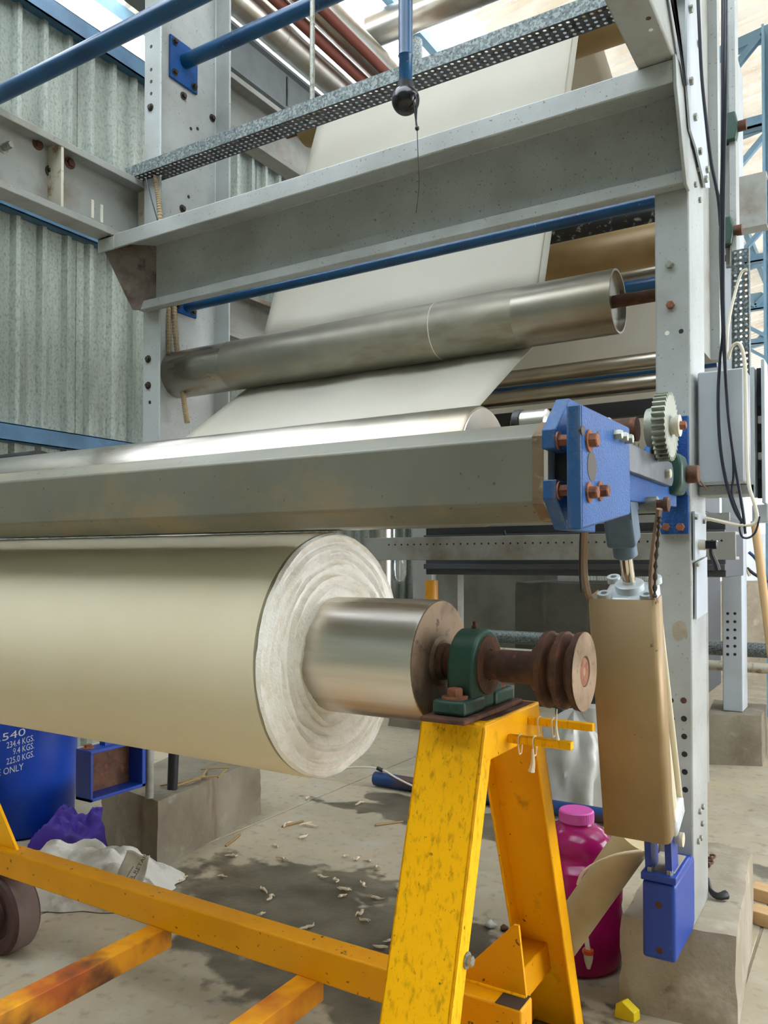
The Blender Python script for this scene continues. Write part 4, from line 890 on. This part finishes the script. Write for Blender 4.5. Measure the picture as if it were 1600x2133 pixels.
# plastic film bundle
FC = at(1205, 1668, Z=0)
fbn = thing('film_bundle', 'billowing bundle of white plastic film beyond the yellow trolley', 'plastic film', FC)
FRt = at(1222, 1470, Y=FC.y)
obj('film_roll', MB().revolve((FRt.x+.04, FC.y+.02, 0), (0, 0, 1), [(0, .065), (FRt.z-.005, .065), (FRt.z, .06), (FRt.z, .025)], 32), 'film', fbn)
b = MB()
def film(u, v):
    a = 2*PI*u; prof_ = [(0, .25), (.12, .24), (.25, .225), (.36, .18), (.44, .11), (.49, .03), (.495, .0)]
    t = v*(len(prof_)-1); i = min(int(t), len(prof_)-2); f = t-i
    z = prof_[i][0]+(prof_[i+1][0]-prof_[i][0])*f; r = prof_[i][1]+(prof_[i+1][1]-prof_[i][1])*f
    n_ = mnoise.noise(Vector((math.cos(a)*2.4, math.sin(a)*2.4, z*3+v)))+.5*abs(mnoise.noise(Vector((math.cos(a)*7+z*6, math.sin(a)*7, z*4))))
    r *= 1+.30*n_
    return Vector((FC.x-.05+r*math.cos(a)*1.0+.03*v, FC.y+r*math.sin(a)*.7, max(z*1.02+.02*n_, .002)))
obj('film_sheet', b.grid(film, 72, 30), 'film', fbn, smooth=60)

# sack and purple cloth by the wheel
def crumple(c, sx, sy, h, seed, n=44, yaw=0):
    def fn(u, v):
        x = (u-.5)*2; y = (v-.5)*2; r = min(1, math.hypot(x, y)); k = max(abs(x), abs(y))
        q = Vector((x*1.5+seed, y*1.5, seed*.7))
        f = .62+.45*mnoise.noise(q)+.34*abs(mnoise.noise(q*2.2))-.10*abs(mnoise.noise(q*5+Vector((4, 4, 4))))
        z = h*max(0, (1-k**2.5))*max(.15, f)+.004
        px = x*sx*(1+.14*mnoise.noise(q*2+Vector((3, 0, 0)))); py = y*sy*(1+.14*mnoise.noise(q*2+Vector((0, 5, 0))))
        return Vector((c[0]+px*math.cos(yaw)-py*math.sin(yaw), c[1]+px*math.sin(yaw)+py*math.cos(yaw), z))
    return MB().grid(fn, n, n)
SCp = at(190, 1842, Z=.03)
sk = thing('woven_sack', 'crumpled grimy white woven sack on the floor by the left footing', 'sack', (SCp.x, SCp.y, 0))
obj('sack_body', crumple((SCp.x-.02, SCp.y-.02), .36, .19, .23, 2.7, yaw=.55), 'sack', sk, smooth=70)
obj('sack_fold', crumple((SCp.x-.22, SCp.y-.24), .20, .12, .12, 8.1, yaw=.5), 'sack', sk, smooth=70)
p0, p1, p2, p3 = at(243, 1838, Y=2.10), at(262, 1772, Y=2.14), at(316, 1782, Y=2.17), at(288, 1856, Y=2.11)
fl = MB().grid(lambda u, v: (p0*(1-u)+p3*u)*(1-v)+(p1*(1-u)+p2*u)*v + Vector((0, -.008*math.sin(v*5+u*3), .004*math.sin(u*7))), 12, 12)
flo = obj('sack_flap', fl, 'sack', sk, solid=.002, smooth=70)
vs, fs = text_mesh('NOT FOR RETAIL', .026, 'print_dark')
uu = ((p1-p0)*.86+(p2-p1)*.30); ul = uu.normalized(); vv = (p3-p0).normalized(); nrm = ul.cross(vv).normalized()
if nrm.y > 0: nrm = -nrm
wmax = max(v.x for v in vs); base = p0 + (p3-p0)*.62 - ul*.07
obj('printed_line', MB().add([base + ul*(v.x*(uu.length+.10)/wmax) - vv*v.y*.9 + nrm*.012 for v in vs], [tuple(reversed(f)) for f in fs]), 'print_dark', flo, smooth=0)['label'] = 'black print reading NOT FOR RETAIL'
for s_ in (-.1, 1.15): obj('printed_rule', MB().bar(base-vv*.026*s_+nrm*.012, base-vv*.026*s_+ul*(uu.length+.04)+nrm*.012, .002, .001, nrm), 'print_dark', flo)
PCp = at(170, 1748, Z=.02)
tag(obj('purple_cloth', crumple((PCp.x-.03, PCp.y+.02), .21, .11, .24, 5.3, yaw=.6), 'purple', smooth=70), 'crumpled purple cloth between the blue drum and the left footing', 'cloth')

# open blue bracket box on the left column
bk = thing('foot_bracket', 'open blue steel bracket box low on the left column', 'bracket', (-2.83, 2.3, .3))
g0 = at(187, 1672, X=-2.77); g1 = at(187, 1575, X=-2.77); y_f = g0.y; y_b = at(302, 1630, X=-2.77).y; zb, zt = g0.z, g1.z+.005
obj('front_plate', MB().box((-2.86, y_f, zb), (-2.765, y_f+.012, zt)), 'blue_deep', bk, bevel=.002)
obj('rear_plate', MB().box((-2.86, y_b-.02, zb), (-2.765, y_b, zt)), 'blue_deep', bk, bevel=.002)
obj('top_plate', MB().box((-2.86, y_f, zt), (-2.765, y_b, zt+.014)), 'blue_deep', bk, bevel=.002)
obj('bottom_plate', MB().box((-2.86, y_f, zb), (-2.765, y_b, zb+.014)), 'blue_deep', bk, bevel=.002)
obj('back_sheet', MB().box((-2.86, y_f+.012, zb+.014), (-2.85, y_b-.02, zt)), 'rust', bk)
obj('bolt', MB().hexbolt((-2.82, y_f+.03, zt+.014), (0, 0, 1), .016, .014), 'rust_bolt', bk)
obj('upright', MB().box((-2.835, y_f+.10, zt+.014), (-2.80, y_f+.14, zt+.2)), 'blue_deep', bk)

# floor pipe with a white hose over it
fpz = at(860, 1632, Z=.05)
fp = thing('floor_pipe', 'rust-streaked blue pipe lying across the floor behind the trolley', 'pipe', (-1.6, fpz.y, 0))
obj('pipe', MB().cyl((-2.6, fpz.y, .045), (-.75, fpz.y, .045), .04, seg=24), 'blue_rusty', fp)
wh = MB().tube([at(690, 1605, Y=fpz.y), at(740, 1598, Y=fpz.y), at(790, 1601, Y=fpz.y-.02), at(825, 1620, Y=fpz.y-.03), at(862, 1638, Y=fpz.y-.04), at(930, 1665, Y=fpz.y-.05)], .006, 8)
ho = thing('air_hose', 'thin white air hose with black clamp lying over the floor pipe', 'hose', (-1.8, fpz.y, 0))
obj('hose', wh, 'white_plastic', ho); obj('clamp', MB().cyl(at(786, 1600, Y=fpz.y-.022), at(797, 1605, Y=fpz.y-.022), .012, seg=12), 'black', ho)

# timber, rubber scrap, hooks and yellow offcut
wd = [at(1557, 1842, Z=.045), at(1557, 1905, Z=.045)]
for i, (a, b) in enumerate((((1559, 1846), (1680, 1880)), ((1557, 1893), (1680, 1930)))):
    p, q_ = at(*a, Z=.05), at(*b, Z=.05); d = (q_-p).normalized(); n_ = Vector((-d.y, d.x, 0))
    tag(obj('timber_plank', MB().bar(p+Vector((0, 0, -.025))+n_*.04, q_+Vector((0, 0, -.025))+n_*.04, .085, .05), 'wood', bevel=.003), ('rear' if i == 0 else 'front')+' pale timber offcut beside the right footing', 'timber', 'timber offcuts')
sc = [at(1476, 1838, Z=.283), at(1480, 1862, Z=.285), at(1495, 1875, Z=.285), at(1512, 1872, Z=.286)]
tag(obj('rubber_scrap', MB().tube([p+Vector((0, 0, .012)) for p in sc], lambda t: .004+.011*t, 8), 'black'), 'curled black rubber scrap on the right footing', 'scrap')
for k, (a, b) in enumerate(((1481, 1791), (1476, 1803))):
    p = at(a, b, Z=.285)
    tag(obj('hook_bolt', MB().sphere(p+Vector((0, -.01, .006)), .010, 10, 8).tube([p+Vector((0, -.01, .006)), p+Vector((.012, .012, .008)), p+Vector((.006, .03, .008)), p+Vector((-.008, .026, .008))], .004, 6), 'rust'), ('upper' if k == 0 else 'lower')+' of two rusty hook bolts on the right footing', 'bolt', 'rusty hook bolts')
yb = at(1300, 2125, Z=0)
tag(obj('yellow_offcut', MB().prism([yb+Vector((-.03, 0, 0)), yb+Vector((.03, .0, 0)), yb+Vector((.03, -.005, .03)), yb+Vector((-.005, -.005, .055)), yb+Vector((-.025, 0, .04))], (.01, .03, 0)), 'yellow_bit', bevel=.002), 'small bright yellow offcut on the floor at the footing', 'offcut')
# litter
lint_px = [(590, 1722), (600, 1716), (645, 1722), (637, 1718), (632, 1746), (574, 1764), (482, 1784), (588, 1790), (722, 1785), (742, 1790), (765, 1795), (783, 1808), (669, 1828), (757, 1845), (718, 1855), (550, 1856), (562, 1872), (710, 1868), (784, 1872), (750, 1903), (757, 1920), (545, 1906), (790, 1975), (641, 1664), (750, 1674), (380, 1832), (462, 1828), (640, 1934), (700, 1836), (810, 1965)]
random.seed(11)
_ORD = 'first second third fourth fifth sixth seventh eighth ninth tenth eleventh twelfth thirteenth fourteenth fifteenth sixteenth seventeenth eighteenth nineteenth twentieth twenty-first twenty-second twenty-third twenty-fourth twenty-fifth twenty-sixth twenty-seventh twenty-eighth twenty-ninth thirtieth'.split()
lint_px.sort()
for i, (a, b) in enumerate(lint_px):
    p = at(a, b, Z=.004); L_ = random.uniform(.02, .06); an = random.uniform(0, PI); m = MB()
    pts = []
    for k in range(6):
        t = k/5-.5; pts.append(p+Vector((math.cos(an)*L_*t*1.4+random.uniform(-.008, .008), math.sin(an)*L_*t*1.4+random.uniform(-.008, .008), .003+random.uniform(0, .006))))
    m.tube(pts, lambda t: .0012+.005*math.sin(PI*max(.05, min(.95, t))), 6)
    if i % 3 == 0: m.tube([q_+Vector((.004, .008, .001)) for q_ in pts[::2]], .002, 5)
    tag(obj('lint_scrap', m, 'lint'), 'cream cotton lint scrap, '+_ORD[i]+' from the left of the scraps on the floor', 'lint', 'lint scraps on the floor')
for i, (a, b, a2, b2, lb_) in enumerate(((588, 1722, 632, 1710, 'dry stick near the middle of the floor'), (782, 1719, 840, 1711, 'dry stick beside the yellow leg'), (298, 1836, 326, 1840, 'dry stick by the foot of the left footing'), (470, 1762, 500, 1738, 'dry stick against the left footing'))):
    p, q_ = at(a, b, Z=.006), at(a2, b2, Z=.006)
    tag(obj('straw_stick', MB().tube([p, (p+q_)/2+Vector((0, .004, 0)), q_], .005, 6), 'stick'), 'thin '+lb_, 'stick', 'dry sticks on the floor')
for i in range(7):
    p = Vector((-2.80+random.uniform(-.05, .06), 2.72+i*.05, .312)); an = random.uniform(.6, 2.2)
    tag(obj('straw_stick', MB().tube([p-Vector((math.cos(an), math.sin(an), 0))*.07, p+Vector((0, 0, .004)), p+Vector((math.cos(an), math.sin(an), .04))*.07], .004, 6), 'stick'), 'dry straw on the left footing, '+_ORD[i]+' from the front of the heap', 'stick', 'straw heap on the left footing')
for (a, b, s_, m_, lb_) in ((1022, 1926, .022, 'film', 'crumpled pale blue wrapper on the floor'), (1050, 1932, .016, 'rust', 'brown crumpled scrap beside the pale wrapper'), (829, 1848, .012, 'film', 'tiny crumpled wrapper left of the yellow leg')):
    p = at(a, b, Z=.012); m = MB().sphere(p, s_, 14, 10, (1, .8, .55))
    for k in range(len(m.v)): m.v[k] += (m.v[k]-p)*.7*mnoise.noise(m.v[k]*70)
    tag(obj('paper_wad', m, m_), lb_, 'litter')

# ================================================================== CABINET, CABLES, CONDUIT
c0, c1 = at(1452, 775, Y=2.56), at(1553, 1005, Y=2.56)
cabt = thing('control_cabinet', 'pale grey control cabinet mounted beside the right column', 'cabinet', ((c0.x+c1.x)/2, 2.66, c1.z))
obj('body', MB().box((c0.x, 2.565, c1.z), (c1.x, 2.78, c0.z)), 'grey_clean', cabt, bevel=.006)
obj('door', MB().box((c0.x+.004, 2.556, c1.z+.004), (c1.x-.004, 2.5645, c0.z-.004)), 'grey_clean', cabt, bevel=.003)
obj('bracket', MB().box((-.466, 2.60, c1.z-.03), (c1.x+.02, 2.74, c1.z-.001)), 'grey', cabt, bevel=.003)
e0, e1 = at(1562, 765, Y=2.60), at(1562, 1035, Y=2.60)
sd = thing('terminal_rack', 'tall slotted grey panel with black terminal strip right of the cabinet', 'panel', (e0.x, 2.64, e1.z))
obj('strip', MB().box((e0.x, 2.60, e1.z), (e0.x+.012, 2.66, e0.z)), 'grey_clean', sd, bevel=.002)
obj('strip', MB().box((e0.x+.030, 2.60, e1.z-.02), (e0.x+.040, 2.68, e0.z+.02)), 'grey_clean', sd, bevel=.002)
obj('backing', MB().box((e0.x+.010, 2.67, e1.z), (e0.x+.034, 2.685, e0.z+.01)), 'black', sd)
for k in range(5):
    z = e1.z+.06+k*.055; obj('terminal', MB().box((e0.x+.014, 2.655, z), (e0.x+.026, 2.67, z+.022)), 'white_plastic' if k % 2 else 'cable', sd, bevel=.001)
obj('junction_box', MB().box((e0.x+.0, 2.62, e1.z-.075), (e0.x+.045, 2.70, e1.z-.022)), 'grey_clean', sd, bevel=.004)
def cable(pts, r, mat, name, label, Y=2.535, group=None):
    P_ = [at(p[0], p[1], Y=(p[2] if len(p) > 2 else Y)) for p in pts]
    return tag(obj(name, MB().tube(P_, r, 8, 5), mat), label, 'cable', group)
cable([(1509, -30, 2.44), (1508, 120, 2.44), (1505, 300, 2.46), (1503, 450, 2.48), (1503, 600, 2.5), (1506, 690, 2.51), (1500, 750), (1496, 830), (1500, 925), (1512, 1000), (1530, 1060), (1548, 1090)], .0046, 'cable', 'hanging_cable', 'left of the black cables drooping over the grey cabinet', group='black cables over the cabinet')
cable([(1513, -30, 2.45), (1512, 200, 2.45), (1508, 400, 2.47), (1507, 600, 2.5), (1510, 720, 2.51), (1513, 800), (1519, 880), (1530, 960), (1542, 1030), (1549, 1075), (1553, 1112)], .0046, 'cable', 'hanging_cable', 'right of the black cables drooping over the grey cabinet', group='black cables over the cabinet')
cable([(1505, -30, 2.46), (1504, 300, 2.48), (1500, 500, 2.5), (1505, 680, 2.515), (1511, 790, 2.54), (1517, 870, 2.54), (1526, 940, 2.54), (1528, 990, 2.54), (1525, 1030, 2.54), (1540, 1072, 2.54), (1546, 1086, 2.54)], .0034, 'cable', 'hanging_cable', 'middle thin black cable drooping over the grey cabinet', group='black cables over the cabinet')
cable([(1453, -30, 2.44), (1457, 60, 2.44), (1462, 160, 2.45), (1472, 260, 2.46), (1482, 340, 2.47), (1496, 410, 2.48), (1501, 470, 2.49)], .005, 'cable', 'side_cable', 'black cable clipped down the side strip above the beam')
cable([(1517, 748), (1524, 724), (1537, 715), (1546, 727), (1552, 765), (1554, 850), (1556, 950), (1560, 1010), (1572, 1050), (1577, 1078), (1568, 1092), (1540, 1094), (1500, 1086), (1467, 1079)], .0052, 'cream_cable', 'cream_conduit', 'cream flexible conduit looping down beside the cabinet')
cable([(1557, 562, 2.6), (1546, 566, 2.6), (1537, 590, 2.6), (1524, 640, 2.58), (1516, 690, 2.56), (1514, 745, 2.555)], .0042, 'cream_cable', 'white_cable', 'thin cream cord hanging above the cabinet')
cable([(1545, 1086), (1541, 1100), (1546, 1118), (1560, 1120), (1574, 1108), (1583, 1076)], .003, 'cable', 'loop_cable', 'thin black cable loop below the cabinet')
vt0, vt1 = at(1543, 560, Y=3.3), at(1543, 770, Y=3.3)
vt = thing('wall_tray', 'upright perforated cable tray above the control cabinet', 'cable tray', (vt0.x, 3.3, vt1.z))
obj('perforated_face', perforated((vt0.x-.028, 3.30, vt1.z-.1), (1, 0, 0), (0, 0, 1), 3, 26, .0186, .0215, .0052), 'galv', vt, solid=.002, smooth=0)
obj('side_lip', MB().box((vt0.x-.031, 3.28, vt1.z-.1), (vt0.x-.028, 3.32, vt1.z+.46)), 'galv', vt)
obj('side_lip', MB().box((vt0.x+.028, 3.28, vt1.z-.1), (vt0.x+.031, 3.32, vt1.z+.46)), 'galv', vt)
vv0 = at(1456, 1135, X=-.46)
va = thing('hand_valve', 'black-handled hand valve on the side of the right column', 'valve', (vv0.x, vv0.y, vv0.z-.05))
obj('valve_body', MB().revolve(vv0, (1, 0, 0), [(0, .016), (.02, .016), (.022, .012)], 20), 'edge_cream', va)
obj('knob', MB().box(vv0+Vector((.02, -.016, -.013)), vv0+Vector((.052, .016, .013)), ), 'black_gloss', va, bevel=.003)
obj('handle', MB().tube([vv0+Vector((.034, 0, -.01)), vv0+Vector((.036, .004, -.03)), vv0+Vector((.044, .014, -.055)), vv0+Vector((.048, .018, -.075))], lambda t: .006+.005*t, 8), 'black', va)
def ribbed(pts, r, name, label, group):
    P_ = [Vector(p) for p in pts]; L_ = sum((P_[i+1]-P_[i]).length for i in range(len(P_)-1)); n_ = int(L_/.006)
    m = MB(); Q = []
    for i in range(n_+1):
        t = i/n_*(len(P_)-1); k = min(int(t), len(P_)-2); f = t-k
        a = P_[max(k-1, 0)]; b_ = P_[k]; c_ = P_[k+1]; d_ = P_[min(k+2, len(P_)-1)]
        Q.append(.5*((2*b_)+(c_-a)*f+(2*a-5*b_+4*c_-d_)*f*f+(3*b_-a-3*c_+d_)*f**3))
    m.tube(Q, lambda t: r*(1+.16*(1 if int(t*n_+.5) % 2 else -1)), 8, 0)
    return tag(obj(name, m, 'conduit', smooth=20), label, 'conduit', group)
ribbed([at(a, b, Y=2.64) for a, b in ((352, 560), (351, 640), (352, 720), (348, 790), (343, 850), (341, 905))], .012, 'ribbed_conduit', 'left of two ribbed beige conduits hanging on the left column', 'ribbed conduits')
ribbed([at(a, b, Y=2.66) for a, b in ((364, 560), (363, 640), (368, 720), (378, 790), (384, 840), (390, 880))], .012, 'ribbed_conduit', 'right of two ribbed beige conduits hanging on the left column', 'ribbed conduits')
ribbed([at(a, b, Y=2.50) for a, b in ((322, 350), (328, 395), (333, 440), (336, 500))], .011, 'ribbed_conduit', 'short ribbed beige conduit above the front beam at the left column', 'ribbed conduits')
tag(obj('thin_cable', MB().tube([at(305, 372, Y=2.46), at(314, 410, Y=2.44), at(328, 458, Y=2.42)], .0035, 6), 'cable'), 'thin black cable dropping from the tray to the front beam', 'cable')

# ================================================================== OVERHEAD DUCTS
def duct(name, label, p0, p1, r, mat='alu', bands=4, group='overhead ducts'):
    p0, p1 = Vector(p0), Vector(p1); d = (p1-p0).normalized(); L_ = (p1-p0).length
    t = thing(name, label, 'duct', tuple((p0+p1)/2-Vector((0, 0, r))), group)
    obj('pipe', MB().cyl(p0, p1, r, seg=32), mat, t)
    for k in range(bands): obj('joint_band', MB().ring(p0+d*(L_*(k+.5)/bands), d, r*.99, r*1.02, .012, 32), mat, t)
    return t
duct('insulated_duct', 'left aluminium-clad duct running overhead along the hall', (-3.42, 1.5, 4.90), (-3.42, 16, 4.90), .10, bands=8)
duct('insulated_duct', 'right aluminium-clad duct running overhead along the hall', (-3.15, 2.5, 5.06), (-3.15, 16, 5.06), .105, bands=8)
duct('cross_duct', 'short aluminium duct crossing overhead toward the upright duct', (-3.42, 5.4, 5.60), (-2.2, 5.4, 5.60), .125, bands=2)
duct('upright_duct', 'vertical pale duct standing behind the cable tray', (-3.36, 5.95, 3.4), (-3.36, 5.95, 5.80), .085, 'galv', bands=3)
for i, (x, z, r) in enumerate(((-3.22, 4.90, .032), (-3.30, 5.02, .03), (-3.05, 4.94, .035))):
    tag(obj('brown_pipe', MB().cyl((x, 1.8, z), (x, 14, z), r, seg=16), 'brown_steel'), ('left', 'upper', 'right')[i]+' red-brown steel pipe between the overhead ducts', 'pipe', 'red-brown overhead pipes')
gd_ = thing('overhead_girder', 'dull blue-grey plate girder running overhead beside the ducts', 'girder', (-3.5, 7, 4.48))
obj('web', MB().box((-3.52, 1.0, 4.50), (-3.50, 15, 4.76)), 'girder', gd_)
obj('flange', MB().box((-3.56, 1.0, 4.48), (-3.46, 15, 4.50)), 'girder', gd_); obj('flange', MB().box((-3.56, 1.0, 4.76), (-3.46, 15, 4.78)), 'girder', gd_)
for y in (3.2, 4.4, 5.6, 7, 9): obj('splice_plate', MB().box((-3.50, y, 4.52), (-3.492, y+.012, 4.74)), 'dark_bar', gd_)
ob = [at(874, 45, Y=7.6), at(905, 92, Y=7.6)]
tag(obj('orange_beam', MB().bar((ob[0].x-.12, 7.3, ob[0].z+.35), (ob[1].x+.1, 7.9, ob[1].z-.15), .22, .14), 'amber', bevel=.004), 'bright orange beam glimpsed beside the lever tube', 'beam')
tag(obj('cement_panel', MB().box((-4.2, 5.2, 3.1), (-3.2, 5.24, 4.28)), 'panel_tan'), 'stained tan panel hanging behind the left column', 'panel')

# ================================================================== BACKGROUND UNDER AND BEHIND THE MACHINE
tb_ = thing('machine_trough', 'long dark grey trough with ribs under the machine', 'trough', (-1.8, 5.1, 1.2))
obj('body', MB().box((-2.72, 5.0, 1.26), (-.75, 5.7, 1.62)), 'dark_body', tb_, bevel=.005)
for k, z in enumerate((1.30, 1.40, 1.50)): obj('rib', MB().box((-2.72, 4.965, z), (-.75, 4.9995, z+.035)), 'dark_body', tb_, bevel=.004)
obj('trough_rail', MB().box((-2.75, 4.93, 1.585), (-.72, 4.96, 1.63)), 'grey_dirty', tb_)
for x in (-2.62, -.95): obj('support', MB().box((x-.05, 5.2, 0), (x+.05, 5.3, 1.26)), 'grey_dirty', tb_)
for i, (y, z, r) in enumerate(((6.5, .70, .055), (6.45, .575, .038))):
    o = MB().cyl((-3.3, y, z), (1.6, y, z), r, seg=20)
    tag(obj('ground_pipe', o, 'galv' if i == 0 else 'edge_cream'), ('thick upper', 'thin lower')[i]+' horizontal pipe behind the second right column', 'pipe', 'horizontal ground pipes')
    tag(obj('pipe_stand', MB().box((.3+i*.3, y-.03, 0), (.36+i*.3, y+.03, z-r)).box((-2.3+i*.3, y-.03, 0), (-2.24+i*.3, y+.03, z-r)), 'dark_body'), 'dark pair of pipe stands under the '+('thick', 'thin')[i]+' pipe', 'stand')
cpt = thing('inner_post', 'short grey post standing on the dark concrete plinth', 'post', (-2.55, 7.5, 1.16))
obj('post', MB().box((-2.62, 7.45, 1.16), (-2.42, 7.65, 1.62)), 'grey_dirty', cpt, bevel=.004)
obj('head_beam', MB().box((-2.95, 7.42, 1.62), (-1.6, 7.68, 1.85)), 'dark_body', cpt, bevel=.004)
blocker = thing('shade_box', 'big dark box added behind the machine to block light', 'housing', (-1.9, 8, 1.2))  # dark box added to keep light off the background under the machine
obj('casing', MB().box((-2.75, 7.1, 1.86), (-1.5, 9.6, 4.3)), 'dark_body', blocker, bevel=.01)
obj('shade_panel', MB().box((-1.58, 7.1, .0), (-1.5, 9.6, 1.86)), 'dark_body', blocker, bevel=.01)
mo = thing('pump_motor', 'small bright blue motor on the dark plinth behind the roll', 'motor', (-3.35, 8.6, 1.22))
obj('casing', MB().cyl((-3.8, 8.6, 1.40), (-3.25, 8.6, 1.40), .13, seg=28), 'bright_blue', mo)
for k in range(6): obj('cooling_fin', MB().ring((-3.72+k*.08, 8.6, 1.40), (1, 0, 0), .128, .145, .012, 28), 'bright_blue', mo)
obj('foot', MB().box((-3.72, 8.45, 1.225), (-3.35, 8.75, 1.30)), 'dark_body', mo)
fl0 = at(832, 1150, Y=4.7)
fr = thing('air_filter', 'air filter with clear bowl hanging behind the fabric roll', 'filter', (fl0.x, 4.7, fl0.z-.2))
obj('cap', MB().revolve((fl0.x, 4.7, fl0.z-.045), (0, 0, 1), [(0, .055), (.05, .055), (.055, .035), (.10, .032), (.105, .012), (.14, .012)], 24), 'black', fr)
obj('bowl', MB().revolve((fl0.x, 4.7, fl0.z-.05), (0, 0, -1), [(0, .048), (.10, .048), (.14, .036), (.16, .01)], 24), 'glass', fr)
obj('pipe_fitting', MB().cyl((fl0.x-.22, 4.7, fl0.z-.02), (fl0.x-.04, 4.7, fl0.z-.02), .03, seg=18), 'brown_steel', fr)
obj('bracket', MB().box((fl0.x-.02, 4.72, fl0.z-.03), (fl0.x+.02, 5.0, fl0.z)), 'dark_body', fr)
ap = at(899, 1225, Y=5.5)
tag(obj('amber_pipe', MB().revolve((ap.x, 5.5, ap.z-.6), (0, 0, 1), [(0, .05), (.66, .05), (.66, .043), (.5, .043)], 24), 'amber'), 'stubby orange pipe end beside the second left column', 'pipe')
gp_ = [at(935, y, Y=6.6) for y in (1112, 1240)]
tag(obj('slotted_angle', perforated((gp_[0].x-.02, 6.6, .0), (1, 0, 0), (0, 0, 1), 2, 46, .03, .036, .009), 'green', solid=.003, smooth=0), 'green slotted angle post in the dark background', 'post')
vd = at(818, 1200, Y=6.9)
duct('wall_pipe', 'upright pale pipe against the ribbed wall behind the roll', (vd.x-.1, 6.9, 0), (vd.x-.1, 6.9, 2.2), .11, 'alu', 3)
rh = [at(a, b, Y=8.6) for a, b in ((968, 1105), (963, 1130), (958, 1150), (966, 1182), (968, 1194))]
tag(obj('red_hose', MB().tube(rh, .015, 8), 'red'), 'short red hose above the dark plinth', 'hose')
bh = [at(a, b, Y=4.9) for a, b in ((1050, 1105), (1060, 1135), (1085, 1150), (1150, 1152), (1230, 1160), (1330, 1168))]
tag(obj('trough_cable', MB().tube(bh, .010, 8), 'cable'), 'dark cable strung along the ribbed trough', 'cable')
# clutter at the far right
sh_ = at(30, 962, X=-4.4)
tag(obj('black_duct_end', MB().revolve((-4.45, sh_.y, sh_.z-.10), (1, 0, 0), [(0, .15), (.3, .15), (.3, .13), (.1, .13)], 32), 'black'), 'black round housing peeping over the press beam at far left', 'housing')
bp0 = at(1598, 1215, Y=6.2); bp1 = at(1572, 1085, Y=6.2)
tag(obj('wooden_pole', MB().cyl((bp0.x+.1, 6.2, 0), bp1, .028, seg=12), 'wood_pole'), 'leaning wooden pole at the right edge', 'pole')
fm = thing('far_machine', 'bright blue machine with pale posts far off at the right edge', 'machine', (.7, 11, 0))
obj('body', MB().box((.2, 11, .3), (1.6, 12.5, 1.45)), 'bright_blue', fm, bevel=.02)
obj('panel', MB().box((.3, 10.98, 1.5), (1.6, 11.2, 2.4)), 'grey_clean', fm, bevel=.01)
for x in (.1, .5, 1.0): obj('post', MB().box((x, 10.7, 0), (x+.1, 10.8, 3.6)), 'grey_clean', fm)
for z in (2.6, 3.2): obj('cross_tube', MB().cyl((0, 10.75, z), (1.6, 10.75, z), .05, seg=14), 'blue_truss', fm)
obj('fan_disc', MB().revolve((.45, 10.95, 2.35), (0, -1, 0), [(0, .25), (.06, .25), (.08, .1)], 28), 'blue_plate', fm)
for i, (a, b, c_) in enumerate((((1549, 1140), (1552, 1170), (1562, 1200)), ((1560, 1150), (1575, 1165), (1590, 1200)), ((1553, 1180), (1570, 1195), (1600, 1212)))):
    tag(obj('plinth_hose', MB().tube([at(*q_, Y=6.8) for q_ in (a, b, c_)], .012, 8), ('cream_cable', 'blue_pipe', 'cable')[i]), ('cream', 'blue', 'black')[i]+' hose curling down onto the tall plinth', 'hose', 'hoses on the plinth')
